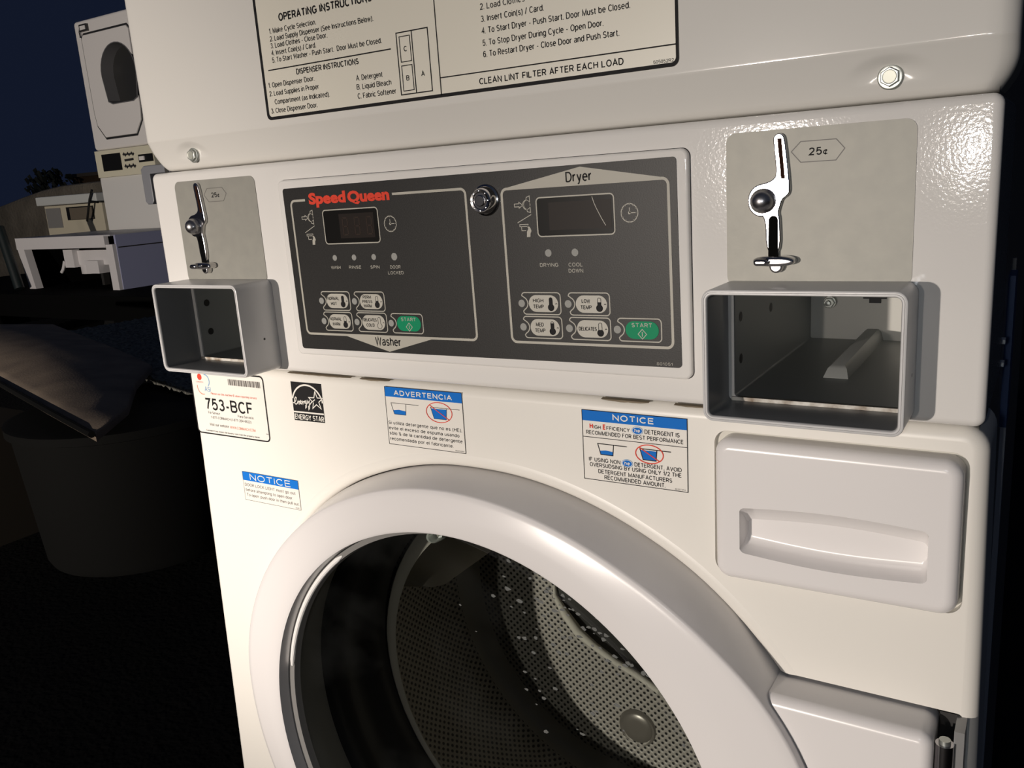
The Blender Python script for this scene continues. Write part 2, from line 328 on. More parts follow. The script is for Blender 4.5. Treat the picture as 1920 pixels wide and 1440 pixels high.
# ================================================================== the stacked washer and dryer
root = thing('stacked_washer_dryer', 'white coin operated washer with dryer stacked on top, large in front', 'washing machine', (0, 0.36, 0))

# --- cabinet sides, back and top behind the front panels
m = MB()
m.loft([[(x, 14, z) for x, z in rrect(-338, -950, 338, 980, 6)], [(x, 700, z) for x, z in rrect(-338, -950, 338, 980, 6)]], SIDE, False, True)
cab = m.build('cabinet_shell', root)
m = MB(); m.box(338, 342, 276, 284, -940, 10, mat('seam_metal', (0.85, 0.85, 0.85), 0.5)); m.box(338, 341, 300, 306, -940, 60, SIDE); m.build('side_seam', cab)
m = MB(); m.box(338, 343, 250, 288, -70, 52, SIDESKY); m.build('sky_tint_strip', cab)  # blue strip painted where the cabinet side catches sky light
m = MB(); m.prism([(-336, 178), (-336, 186), (-374, 186), (-379, 183), (-379, 153), (-376, 150), (-369, 150), (-366, 153), (-366, 178)], 18, 26, mat('grey_bracket', (0.13, 0.135, 0.15), 0.5), 1, 2); m.build('bracket', cab)

# --- dryer front: upright sheet with a lip that slopes back at the bottom, dimpled around the two screws
SCR = [(-282.5, 189.7), (286.8, 190.1)]
def dryer_y(x, z):
    y = -3.0
    t = max(0.0, min(1.0, (206.5 - z) / 4.0)); t = t * t * (3 - 2 * t)
    lip = -3 + max(0.0, 204.5 - z) * 0.46
    y = y * (1 - t) + lip * t
    for sx, sz in SCR:                      # pressed pocket that lets the screw head sit flat
        d = math.hypot((x - sx) / 14.0, max(0.0, z - sz + 2) / 8.0)
        if d < 1.75:
            k = max(0.0, min(1.0, (1.75 - d) / 1.25)); k = k * k * (3 - 2 * k)
            y = y * (1 - k) + max(y, 5.2) * k
    r = 12.0
    for ex, sgn in ((-341.8, -1), (346.5, 1)):
        d = (ex - x) * sgn
        if d < r: y += r - math.sqrt(max(0.0, r * r - (r - d) ** 2))
    if z < 184:
        d = z - 178.2; y += max(0.0, 3 - math.sqrt(max(0.0, 36 - (6 - d) ** 2)) * 0.5)
    return y
xs = sorted(set([round(-341.8 + i * 688.3 / 90, 2) for i in range(91)] + [round(sx + d, 2) for sx, _ in SCR for d in [k * 1.2 for k in range(-22, 23)]] +
                [-341.8 + d for d in (0.15, 0.6, 1.4, 2.6, 4.2, 6.2, 8.5, 11)] + [346.5 - d for d in (0.15, 0.6, 1.4, 2.6, 4.2, 6.2, 8.5, 11)]))
zs = [178.2 + 0.9 * k for k in range(0, 38)] + [215, 225, 240, 260, 300, 380, 500, 650, 800, 990]
def lipx(x, z):                            # lower corners of the lip are rounded off
    d = max(0.0, 198 - z) / 20.0; c = 9 * d * d
    if x < -300: return x + c * (-300 - x) / 41.8
    if x > 305: return x - c * (x - 305) / 41.5
    return x
m = MB()
m.loft([[(lipx(x, zs[0]), 40, zs[0]) for x in xs]] + [[(lipx(x, z), dryer_y(x, z), z) for x in xs] for z in zs], DRYERW, closed=False)
o = m.build('dryer_front', root, smooth=60)
m = MB()
for x0 in (-341.8, 346.5):
    m = MB(); m.loft([[(lipx(x0, z), dryer_y(x0, z), z) for z in zs], [(lipx(x0, z), 60, z) for z in zs]], DRYERW, closed=False)
    m.build('dryer_side_flange', root)
for sx, sz in SCR:
    m = MB()
    m.revolve_y(sx, sz, [(6.6, 5.0), (6.6, 4.2), (6.0, 3.4), (5.0, 3.2)], ZINC, 28)
    hexa = [(sx + 5.2 * math.cos(PI / 6 + k * PI / 3), sz + 5.2 * math.sin(PI / 6 + k * PI / 3)) for k in range(6)]
    m.prism(hexa, 1.0, 3.8, ZINC, 0.5, 2)
    m.revolve_y(sx, sz, [(3.7, 1.0), (3.6, 0.7), (3.1, 0.9)], mat('zinc_light', (0.50, 0.51, 0.45), 0.45, 0.6), 20)
    m.build('screw', root)

# --- operating instruction label on the dryer front
m = MB(); Y = -3.35; Yi = -3.55
L0, L1, B0, B1 = -177.0, 171.3, 209.2, 330.0
m.prism(rrect(L0, B0, L1, B1, 4.5), Y, -2.9, PAPER)
m.ring(rrect(L0, B0, L1, B1, 4.5), rrect(L0 + 2.6, B0 + 2.4, L1 - 1.9, B1 - 2, 3), Yi, DINK)
def tl(t, x0, x1, z, cap, bold=0.0, mt=DINK, al='L'): m.text(t, x0, z, cap, mt, Yi, w=x1 - x0, bold=bold)
tl('OPERATING INSTRUCTIONS  -  WASHER', -151.4, -61.6 + 47, 280.3, 5.8, 0.022)
for t, x0, x1, z in (('1. Make Cycle Selection.', -163.3, -113.4, 272.7), ('2. Load Supply Dispenser (See Instructions Below).', -163.4, -58, 267.2), ('3. Load Clothes - Close Door.', -163.6, -103.5, 262.1),
                     ('4. Insert Coin(s) / Card.', -163.6, -116, 256.8), ('5. To Start Washer - Push Start.  Door Must be Closed.', -163.8, -52.2, 251.5)):
    tl(t, x0, x1, z, 3.9, 0.004)
m.stroke([(-169.4, 246.5), (-44.5, 246.5)], 0.9, Yi, DINK)
tl('DISPENSER INSTRUCTIONS', -139.4, -75.7, 240, 4.3, 0.016)
for t, x0, x1, z in (('1. Open Dispenser Door.', -171.3, -121.3, 233.5), ('2. Load Supplies in Proper', -171.4, -117.7, 227.2), ('Compartment (as Indicated).', -166.6, -107.7, 220.6), ('3. Close Dispenser Door.', -171.8, -121.1, 214.1),
                     ('A. Detergent', -79.7, -54.4, 228.7), ('B. Liquid Bleach', -80, -47, 222.4), ('C. Fabric Softener', -80, -43.2, 216)):
    tl(t, x0, x1, z, 3.9, 0.004)
m.stroke([(-38.7, 214.5), (-10.9, 214.5), (-10.9, 256.2), (-38.7, 256.2)], 0.8, Yi, DINK, True)
m.stroke([(-25, 214.5), (-25, 256.2)], 0.8, Yi, DINK)
m.stroke([(-36.2, 236.5), (-26.9, 236.5), (-26.9, 253.4), (-36.2, 253.4)], 0.6, Yi, DINK, True)
m.stroke([(-36.2, 216.9), (-26.9, 216.9), (-26.9, 233.9), (-36.2, 233.9)], 0.6, Yi, DINK, True)
for t, x, z in (('C', -31.5, 243.2), ('B', -31.6, 223.6), ('A', -17.9, 225)): m.text(t, x, z, 3.6, DINK, Yi, bold=0.012, align='C')
m.stroke([(-3.4, B0 + 1.5), (-3.4, B1 - 2)], 0.8, Yi, DINK)
m.stroke([(-3.4, 222.2), (L1 - 1.5, 221.6)], 0.8, Yi, DINK)
tl('CLEAN LINT FILTER AFTER EACH LOAD', 28.9, 135.6, 214.1, 4.2, 0.014)
tl('505052R2', 155, 168, 212, 2.0)
for t, x0, x1, z in (('1. Make Cycle Selection.', 33.6, 80, 268.2), ('2. Load Clothes - Close Door.', 33.6, 99, 260.7), ('3. Insert Coin(s) / Card.', 33.7, 81.9, 253.1), ('4. To Start Dryer - Push Start. Door Must be Closed.', 33.7, 141.2, 245.7),
                     ('5. To Stop Dryer During Cycle - Open Door.', 33.7, 123.1, 238.1), ('6. To Restart Dryer - Close Door and Push Start.', 33.6, 133.5, 231)):
    tl(t, x0, x1, z, 4.0, 0.004)
tl('OPERATING INSTRUCTIONS  -  DRYER', 12, 150, 279.5, 5.8, 0.022)
lab(m.build('instruction_label', root, smooth=0), 'cream label of printed operating instructions')

# --- control housing (middle white panel) with openings for the two coin vaults
BXC = (-256.5, 250.4)          # centres of the coin boxes
m = MB(); m.prism(rrect(-341.5, 0, 341.5, 177, 5.6, 5), 0, 120, ENAMEL, 5, 5)
hous = clean(m.build('control_housing', root))
cut = []
for cx in BXC:
    m = MB(); m.prism(rrect(cx - 48.5, 8.2, cx + 48.5, 77, 2), -20, 200, ENAMEL); cut.append(clean(m.build('cutter')))
boolean(hous, cut)
for cx, side in zip(BXC, (-1, 1)):
    plate_x = cx - 0.4
    m = MB(); m.prism(rrect(plate_x - 51.8, 78, plate_x + 51.8, 168, 6), -0.5, 0.3, BRUSH)
    hx = cx - 250.4
    hexp = [(236.2 + hx, 155), (241.4 + hx, 160.3), (260.7 + hx, 160.3), (265.3 + hx, 155), (260.7 + hx, 148.9), (241.5 + hx, 148.9)]
    m.stroke(hexp, 0.5, -0.62, GINK, True)
    m.text('25', 245.9 + hx, 152.3, 4.3, DINK, -0.62, w=7.2, bold=0.016); m.text('¢', 253.7 + hx, 152.3, 3.6, DINK, -0.62, w=2.7, bold=0.01)
    lab(m.build('price_plate', root), 'satin metal plate printed 25 cents')
    # coin slide: chrome escutcheon, coin slot, push stem, ball, return lever
    out = [(226.3, 162.3), (228.7, 143.5), (226.5, 140.2), (222.5, 138.6), (217, 137.8), (213, 134.4), (211.4, 128.5), (213.2, 122.3), (218, 119), (222, 119.3), (222.6, 97), (231.4, 97),
           (230.9, 118.2), (229.8, 121), (231, 125), (232.2, 129), (234.8, 130.4), (236.3, 132.6), (236.3, 137), (235.2, 148), (233.5, 162), (232.4, 165), (229.8, 166.2), (227.3, 165.1)]
    out = [(x + hx, z) for x, z in out]
    for _ in range(2): out = [p for a, b in zip(out, out[1:] + out[:1]) for p in ((a[0] * .75 + b[0] * .25, a[1] * .75 + b[1] * .25), (a[0] * .25 + b[0] * .75, a[1] * .25 + b[1] * .75))]
    m = MB(); m.prism(out, -3.4, -0.3, CHROME, 0.8, 3)
    sl = m.build('coin_slide', root, smooth=50)
    m = MB(); m.prism([(229.0 + hx, 163), (231.2 + hx, 140.3), (233.6 + hx, 140.3), (231.4 + hx, 163)], -3.55, -3.3, mat('slot_dark', (0.03, 0.013, 0.008), 0.9, spec=0.05)); m.build('coin_slot', sl)
    m = MB(); ch = [(224.0 + hx, 95)] + [(229.7 + hx, 95)] + [(226.9 + hx + 2.7 * math.cos(math.radians(a)), 117 + 2.7 * math.sin(math.radians(a))) for a in range(0, 181, 20)]
    m.prism(ch, -3.6, -3.3, mat('channel_black', (0.004, 0.004, 0.004), 0.9, spec=0.03)); m.build('stem_channel', sl)
    m = MB(); prof = [(7.2 * math.cos(math.radians(a)), -4.5 - 7.2 * math.sin(math.radians(a))) for a in (-20, -5, 10, 25, 40, 55, 70, 82)] + [(0.05, -11.7)]
    m.revolve_y(220.9 + hx, 128.4, prof, mat('ball_chrome', (0.50, 0.49, 0.50), 0.3, 1.0), 36); m.build('ball_knob', sl, smooth=80)
    m = MB()
    lp = []
    for k in range(40):
        a = 2 * PI * k / 40; lp.append((228.2 + hx + 12.0 * math.copysign(abs(math.cos(a)) ** 0.7, math.cos(a)), 93.6 + 3.0 * math.copysign(abs(math.sin(a)) ** 0.8, math.sin(a))))
    m.prism(lp, -9, -0.3, CHROME, 1.8, 4)
    m.prism(circle(229 + hx, 90.4, 4.0, 24), -6, -0.3, CHROME, 1.2, 3)
    m.prism(rrect(217.5 + hx, 91.4, 226 + hx, 95.6, 2.0), -13, -8, DCHROME, 1.6, 3); m.build('return_lever', sl, smooth=60)
    # coin box sleeve
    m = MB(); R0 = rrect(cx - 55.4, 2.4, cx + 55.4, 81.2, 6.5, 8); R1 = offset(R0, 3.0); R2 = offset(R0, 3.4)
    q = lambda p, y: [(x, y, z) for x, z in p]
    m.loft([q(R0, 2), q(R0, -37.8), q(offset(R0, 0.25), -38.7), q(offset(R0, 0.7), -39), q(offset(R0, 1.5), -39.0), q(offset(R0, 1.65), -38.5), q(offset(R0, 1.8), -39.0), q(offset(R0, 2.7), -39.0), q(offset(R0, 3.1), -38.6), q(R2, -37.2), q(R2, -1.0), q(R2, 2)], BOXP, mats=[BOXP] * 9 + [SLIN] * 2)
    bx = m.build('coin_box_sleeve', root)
    m = MB(); m.revolve_y(cx - 18, 0, [(0.1, 0)], BLACK, 3, False)
    m = MB()
    for hx2, hz in ((cx + 57 - 1.6, 32),):                                                      # small screw hole in the side wall
        m.loft([[(hx2 + 0.06, -16 + 1.1 * math.cos(a), hz + 1.1 * math.sin(a)) for a in [2 * PI * k / 16 for k in range(16)]]], BLACK, False, True)
    m.build('side_hole', bx)
    m = MB(); m.box(cx - 50, cx + 50, -1.5, 3, 5.9, 8.2, SILL); m.build('sill', bx)
    # vault behind the sleeve
    m = MB(); A = rrect(cx - 48, 8.4, cx + 48, 76.8, 1.5, 3)
    m.loft([q(A, 1), q(A, 195)], VAULT); m.loft([q(A, 195.5)], VAULTB, False, True)
    va = m.build('coin_vault', root)
    m = MB()
    rid = [(cx - 8.5, 62, 8.4), (cx + 7.5, 62, 8.4), (cx + 7.5, 196, 8.4), (cx - 8.5, 196, 8.4)]
    rid2 = [(cx - 6.5, 67, 14), (cx + 5.5, 67, 14), (cx + 5.5, 196, 15.5), (cx - 6.5, 196, 15.5)]
    rid3 = [(cx - 4.5, 70, 15.8), (cx + 3.5, 70, 15.8), (cx + 3.5, 196, 17.3), (cx - 4.5, 196, 17.3)]
    m.loft([rid, rid2, rid3], VAULT, False, True); m.build('floor_ridge', va)
    m = MB(); m.revolve_y(cx - 32.5, 38.5, [(5.0, 194), (5.0, 191.5), (4.6, 191)], ZINC, 20)
    m.prism([(cx - 32.5 + 4.2 * math.cos(k * PI / 3), 38.5 + 4.2 * math.sin(k * PI / 3)) for k in range(6)], 187, 192, ZINC, 0.5, 2); m.revolve_y(cx - 32.5, 38.5, [(2.2, 187), (2.0, 183), (0.1, 182.6)], ZINC, 12); m.build('hex_bolt', va)
    m = MB(); m.prism([(cx - 8, 41.3), (cx - 3.5, 41.3), (cx - 3.5, 38), (cx + 5, 38), (cx + 5, 41.3), (cx + 9, 41.3), (cx + 9, 46.5), (cx - 8, 46.5)], 193.5, 195.2, BLACK); m.build('notch', va)
    for hy, hz in ((12, 57), (12, 30), (80, 52), (80, 66)):                       # round holes in the side walls
        for sx, d in ((cx - 48, 0.15), (cx + 48, -0.15)):
            m = MB(); m.loft([[(sx + d, hy + 3.2 * math.cos(a), hz + 3.2 * math.sin(a)) for a in [2 * PI * k / 18 for k in range(18)]]], BLACK, False, True)
            m.build('wall_hole', va)

# --- bezel and membrane control panel
m = MB(); m.prism(rrect(-175.5, 17.7, 175.5, 161.9, 5, 6), -4, 0.5, ENAMEL, 1.6, 3)
m.ring(rrect(-175.9, 17.3, 175.9, 162.3, 5.3, 6), rrect(-175.3, 17.9, 175.3, 161.7, 5, 6), -0.08, GAP)
m.build('panel_bezel', root)
CA, SA = math.cos(math.radians(0.3758)), math.sin(math.radians(0.3758))
def memx(x, y, z): return mm(CA * x - SA * z, y, SA * x + CA * z + 90.3)
YM, Y1, Y2, Y3 = -4.5, -4.62, -4.74, -4.86
m = MB(memx)
m.prism(rrect(-169, -66, 168.8, 66, 2.5), YM, -3.8, MEMB)
def openstroke(mb, pts, w, y, mt): mb.stroke(pts, w, y, mt)
def arc(cx, cz, r, a0, a1, n=6): return [(cx + r * math.cos(math.radians(a0 + (a1 - a0) * k / n)), cz + r * math.sin(math.radians(a0 + (a1 - a0) * k / n))) for k in range(n + 1)]
wl, wr, wt, wb = -161.2, 11.2, 55.8, -53.0
m.stroke([(-145, wt)] + arc(wl + 4, wt - 4, 4, 90, 180) + arc(wl + 4, wb + 4, 4, 180, 270) + arc(wr - 4, wb + 4, 4, 270, 360) + arc(wr - 4, wt - 4, 4, 0, 90) + [(-55.1, wt)], 1.8, Y1, INK)
m.poly([(-122, -52.6), (-73.6, -65.2), (-26, -52.6)], Y1 - 0.04, INK)
m.text('Washer', -87.3, -60.6, 7.2, DINK, Y2, w=26.2, bold=0.006)
dl, dr_, dt, db = 41.6, 163.3, 53.6, -53.1
m.stroke(arc(dl + 4, dt - 4, 4, 90, 180) + arc(dl + 4, db + 4, 4, 180, 270) + arc(dr_ - 4, db + 4, 4, 270, 360) + arc(dr_ - 4, dt - 4, 4, 0, 90), 1.8, Y1, INK, True)
m.poly([(46, 53.0), (159, 53.0), (158, 54.6), (103, 64.5), (47, 54.6)], Y1 - 0.04, INK)
m.text('Dryer', 92.2, 55.1, 6.8, DINK, Y2, w=19.2, bold=0.006)
m.block('Speed', -140.9, 52.6, 7.8, RED, Y2, 39.4, 0.05); m.block('Queen', -99.6, 52.2, 7.6, RED, Y2, 41.8, 0.05)
for t, x, z in (('WASH', -120.3, 0.5), ('RINSE', -99.9, 0.5), ('SPIN', -79.4, 0.4), ('DOOR', -59.1, 0.2), ('LOCKED', -59.1, -4.2)): m.text(t, x, z, 2.5, INK, Y1, w=len(t) * 2.55 if t != 'SPIN' else 9.2, bold=0.008, align='C')
for t, x, z, w in (('DRYING', 75.7, 0, 14.3), ('COOL', 96, 0, 10.6), ('DOWN', 96, -4.1, 11)): m.text(t, x, z, 2.6, INK, Y1, w=w, bold=0.008, align='C')
m.text('801051', 151.6, -64.8, 1.9, INK, Y1, w=10.9)
def icons(x, z):      # insert coin / swipe card pictograms, arrow tail at x, z
    m.stroke([(x, z - 1), (x + 3.6, z - 1), (x + 3.6, z - 2), (x + 6.6, z), (x + 3.6, z + 2), (x + 3.6, z + 1), (x, z + 1)], 0.5, Y1, INK, True)
    m.stroke([(x + 9.4, z + 3.3), (x + 9.8, z + 5), (x + 12.2, z + 5.8), (x + 12.4, z - 5.2), (x + 10, z - 4.6), (x + 9.6, z - 2.8)], 0.5, Y1, INK)
    m.stroke(arc(x + 9.8, z, 3.2, 80, 280, 12), 0.5, Y1, INK); m.stroke(circle(x + 10, z, 2.6, 18, 3.0), 0.35, Y1, INK, True)
    m.stroke([(x + 1.5, z - 11.8), (x + 12.8, z - 6.6)], 0.5, Y1, INK)
    m.stroke([(x + 3.2, z - 13), (x + 9.8, z - 13), (x + 9.8, z - 14.4), (x + 3.2, z - 14.4)], 0.5, Y1, INK, True)
    m.stroke([(x + 4.4, z - 14.4), (x + 4.6, z - 17.2), (x + 8, z - 17.2)], 0.5, Y1, INK)
    m.poly([(x + 8.2, z - 21.6), (x + 11.0, z - 21.6), (x + 11.3, z - 19.2), (x + 12.2, z - 17.6), (x + 11.4, z - 15.4), (x + 9.6, z - 13.6), (x + 9.0, z - 14.6), (x + 9.8, z - 16), (x + 8.6, z - 18.0)], Y1, INK)
icons(-150.8, 41.9); icons(51.4, 42.2)
def clock(x, z):
    m.stroke(circle(x, z, 5.8, 32), 0.6, Y1, INK, True); m.poly(circle(x, z, 1.0, 12), Y1, INK)
    m.stroke([(x, z), (x, z + 3.4)], 0.5, Y1, INK); m.stroke([(x, z), (x + 4.2, z)], 0.5, Y1, INK)
    for k in range(12):
        a = k * PI / 6; m.stroke([(x + 5.0 * math.cos(a), z + 5.0 * math.sin(a)), (x + 5.9 * math.cos(a), z + 5.9 * math.sin(a))], 0.5, Y1, INK)
clock(-59.7, 34.0); clock(136.7, 33.6)
memb = lab(m.build('control_panel', root, smooth=0), 'charcoal printed membrane control panel')
def display(x0, z0, x1, z1, digits, px0, px1):
    m = MB(memx)
    m.poly(rrect(x0, z0, x1, z1, 2.6), Y1, PANE); m.stroke(rrect(x0, z0, x1, z1, 2.8), 0.85, Y2, INK, True)
    m.poly([(px0, z0 + 4), (px1, z0 + 4), (px1, z1 - 3.5), (px0, z1 - 3.5)], Y2, SEGP)
    for dx in digits:
        h = (z1 - z0 - 13.4) / 2; zc = (z0 + z1) / 2
        for a, b in (((0, 0), (4.8, 0)), ((0, h), (4.8, h)), ((0, -h), (4.8, -h)), ((0, 0), (0, h)), ((4.8, 0), (4.8, h)), ((0, -h), (0, 0)), ((4.8, -h), (4.8, 0))):
            m.stroke([(dx + a[0], zc + a[1]), (dx + b[0], zc + b[1])], 0.9, Y3, SEG)
    return m
lab(display(-127.6, 20.5, -71, 46.9, (-107.3, -95, -82.6), -111, -75.5).build('display', memb, smooth=0), 'dark washer display with three unlit digits')
mdis = display(68.7, 20.6, 126.1, 46.4, (), 78, 124)
mdis.stroke([(110.8, 45.2), (112, 41.2), (113.6, 37.6), (116.6, 31.8), (119.8, 26.3)], 0.45, Y3, INK)
lab(mdis.build('display', memb, smooth=0), 'dark dryer display with a pale scratch')
def button(x0, zc, lines, therm, start=False, w=30.9):
    m = MB(memx); zt, zb = zc + 7.6, zc - 7.6; x1 = x0 + w; r = 2.6
    nt_ = math.degrees(math.asin(min(1, 5.2 / 5.6)))
    path = arc(x0 + 0.2, zc, 4.6, 62, -62, 10) + [(x0 + 1.0, zc - 5.4)] + arc(x0 + 3.2, zb + 2.2, 2.2, 200, 270, 4) + arc(x1 - r, zb + r, r, 270, 360, 5) + arc(x1 - r, zt - r, r, 0, 90, 5) + arc(x0 + 2.4, zt - 2.2, 2.2, 90, 175, 4) + [(x0 + 0.6, zc + 5.2)]
    m.stroke(path, 0.75, Y1, INK, True)
    kx0, kx1 = x0 + 6.0, x1 - 2.1; kz = 5.9
    cap_ = GREEN if start else KEY
    key = arc(kx1 - kz * 0.95, zc, kz, -90, 90, 14) + arc(kx0 + kz * 0.95, zc, kz, 90, 270, 14)
    m.prism(key, Y2 - 0.05, Y1 + 0.1, cap_)
    Yk = Y2 - 0.15
    if start:
        m.text('START', (kx0 + kx1) / 2, zc + 1.9, 2.8, INK, Yk, w=14.5, bold=0.012, align='C')
        cx = (kx0 + kx1) / 2 + 0.2
        m.stroke([(cx - 3, zc - 2.6), (cx, zc + 0.6), (cx + 3, zc - 2.6), (cx, zc - 5.8)], 0.5, Yk, INK, True); m.stroke([(cx, zc - 4.2), (cx, zc - 1.1)], 0.6, Yk, INK)
    else:
        wide = max(len(l) for l in lines); cx = kx0 + 7.4 + (0.5 if wide > 6 else 0)
        h = 2.7 if len(lines) < 3 else 2.5; st = 4.2 if len(lines) < 3 else 3.5
        for i, l in enumerate(lines):
            m.text(l, cx, zc + (len(lines) - 1) * st / 2 - i * st - h / 2, h, DINK, Yk, w=min(len(l) * 2.1, 13.6), bold=0.014, align='C')
        tx = kx1 - 5.4
        body = arc(tx, zc + 3.0, 1.25, 0, 180, 8) + [(tx - 1.25, zc - 0.8)] + arc(tx, zc - 2.6, 2.3, 130, 410, 18) + [(tx + 1.25, zc - 0.8)]
        m.stroke(body, 0.35, Yk, DINK, True)
        if therm > 0.02:
            zf = zc - 1.0 + therm * 5.2
            if therm > 0.95: m.poly(body, Yk, DINK)
            else: m.poly([(tx + 1.25, zf), (tx - 1.25, zf), (tx - 1.25, zc - 0.8)] + arc(tx, zc - 2.6, 2.3, 130, 410, 18) + [(tx + 1.25, zc - 0.8)], Yk, DINK)
        m.stroke([(kx1 - 1.9, zc - 0.3), (kx1 - 1.2, zc + 0.3), (kx1 - 0.5, zc - 0.3)], 0.4, Yk, DINK)
    b = m.build('button', memb, smooth=0)
    if start: lab(b, 'green start button')
    light(x0 - 0.2, zc)
def light(x, z, r=2.7):
    m = MB(memx); m.revolve_y(x, z, [(r, Y1), (r * 0.97, Y2)], LED, 20); m.build('indicator_light', memb)
button(-140.3, -25.3, ['NORMAL', 'HOT'], 1.0); button(-104.4, -25.4, ['PERM', 'PRESS', 'WARM'], 0.3)
button(-140.2, -42.1, ['NORMAL', 'WARM'], 0.3); button(-104.2, -42.1, ['DELICATES', 'COLD'], 0.0); button(-68.8, -42.2, [], 0, True)
button(51.9, -25.3, ['HIGH', 'TEMP'], 1.0); button(88.9, -25.3, ['LOW', 'TEMP'], 0.45)
button(52.0, -42.1, ['MED', 'TEMP'], 0.8); button(88.8, -42.1, ['DELICATES'], 0.1); button(124.8, -42.0, [], 0, True)
for x in (-120.2, -99.8, -79.5): light(x, 9.4, 2.35)
light(-59.1, 9.3, 2.9); light(75.7, 9.4, 2.6); light(96.1, 9.4, 2.6)
m = MB(memx)
m.revolve_y(28.6, 47.0, [(11, YM), (10.8, YM - 1.2), (9.6, YM - 2.0), (9.0, YM - 5.5), (8.2, YM - 8.0), (7.6, YM - 8.6), (6.0, YM - 8.4), (5.6, YM - 7.2), (4.0, YM - 7.2), (3.9, YM - 8.3), (3.4, YM - 8.7)], CHROME, 36)
for k in range(8):
    a = 2 * PI * k / 8; m.revolve_y(28.6 + 6.8 * math.cos(a), 47 + 6.8 * math.sin(a), [(0.8, YM - 8.4), (0.6, YM - 9.2), (0.1, YM - 9.3)], CHROME, 8)
lab(m.build('key_lock', memb), 'chrome round key lock')

# --- washer front panel, tilted a little, with the door opening and the dispenser opening cut out
def wy(z): return 8.0 + 0.0174 * z
def wsx(x, y, z): return mm(x * (1 + 0.0215 * max(0.0, -z) / 450), y + wy(z), z)
m = MB(wsx); m.prism(rrect(-341.2, -950, 344.2, -2.2, 14, 6), 0, 60, ENAMEL2, 9, 5)
wf = clean(m.build('washer_front', root))
DC = (-7.7, -372.0); GC = (-9.0, -321.0)
RF = {0: 281, 20: 279, 30: 273.5, 40: 264, 50: 256.5, 60: 251.5, 75: 248, 90: 247, 110: 248, 130: 252, 150: 257, 168: 260, 185: 257, 200: 254, 230: 254, 270: 257, 310: 265, 340: 276, 360: 281}
RB = {0: 285, 20: 279.5, 32: 273, 47: 265.4, 59: 258.6, 71: 254, 88: 250.8, 97: 251.6, 111: 254, 123: 258, 140: 262, 168: 265, 200: 259, 230: 258, 270: 260, 310: 268, 340: 279, 360: 285}
def prof_r(T, a):
    ks = sorted(T); a %= 360
    for k0, k1 in zip(ks, ks[1:]):
        if k0 <= a <= k1:
            i = ks.index(k0); per = ks[-2] - 360; km = ks[i - 1] if i > 0 else per; kp = ks[i + 2] if i + 2 < len(ks) else ks[1] + 360
            r0, r1 = T[k0], T[k1]; rm = T[ks[i - 1]] if i > 0 else T[ks[-2]]; rp = T[ks[i + 2]] if i + 2 < len(ks) else T[ks[1]]
            t = (a - k0) / (k1 - k0); h = k1 - k0; m0 = (r1 - rm) / (k1 - km) * h; m1 = (rp - r0) / (kp - k0) * h
            return (2 * t**3 - 3 * t**2 + 1) * r0 + (t**3 - 2 * t**2 + t) * m0 + (-2 * t**3 + 3 * t**2) * r1 + (t**3 - t**2) * m1
    return T[0]
NP = 180
def outl(T, d, y): return [(GC[0] + (prof_r(T, 360 * k / NP) + d) * math.cos(2 * PI * k / NP), y, GC[1] + (prof_r(T, 360 * k / NP) + d) * math.sin(2 * PI * k / NP)) for k in range(NP)]
def polar(c, r, y, n=NP): return [(c[0] + r * math.cos(2 * PI * k / n), y, c[1] + r * math.sin(2 * PI * k / n)) for k in range(n)]
def mix(a, b, t, y): return [(p[0] * (1 - t) + q[0] * t, y, p[2] * (1 - t) + q[2] * t) for p, q in zip(a, b)]
O = outl(RF, 0, 0); G = polar(GC, 212.5, 0); OB = outl(RB, 0, 0)
m = MB(); m.prism([(x, z) for x, y, z in outl(RB, 10.5, 0)], -60, 120, ENAMEL2); c1 = clean(m.build('cutter'))
DRO = [(191, -118), (331, -115.5), (333.6, -112), (335.6, -60), (333, -22), (328, -17.2), (259, -17.6), (193, -18.4), (188.2, -22), (185.6, -62), (187.4, -112)]
m = MB(); m.prism(rrect(185.8, -117.2, 335, -17.4, 9, 6), -60, 22, ENAMEL2); c2 = clean(m.build('cutter'))
m = MB(); m.prism(rrect(200, -570, 339, -181.5, 3), -60, 40, ENAMEL2); c3 = clean(m.build('cutter'))
boolean(wf, [c1, c2, c3])
m = MB(); m.box(-338, 338, 62, 64, -700, -185, GAP)
# rolled lip that rings the door opening
m = MB(); A = []
def lipl(d, y): return [(x, y + wy(z), z) for x, _, z in outl(RB, d, 0)]
m.loft([lipl(12, 0.04), lipl(10, -0.35), lipl(7.5, -0.5), lipl(5.0, 0.1), lipl(2.8, 1.6), lipl(1.4, 3.8), lipl(0.8, 7), lipl(0.8, 40)], ENAMEL2); lp = m.build('door_opening_lip', root)
boolean_c = MB(); boolean_c.prism(rrect(205, -570, 345, -181.5, 3), -60, 80, ENAMEL2); boolean(clean(lp), [clean(boolean_c.build('cutter'))])

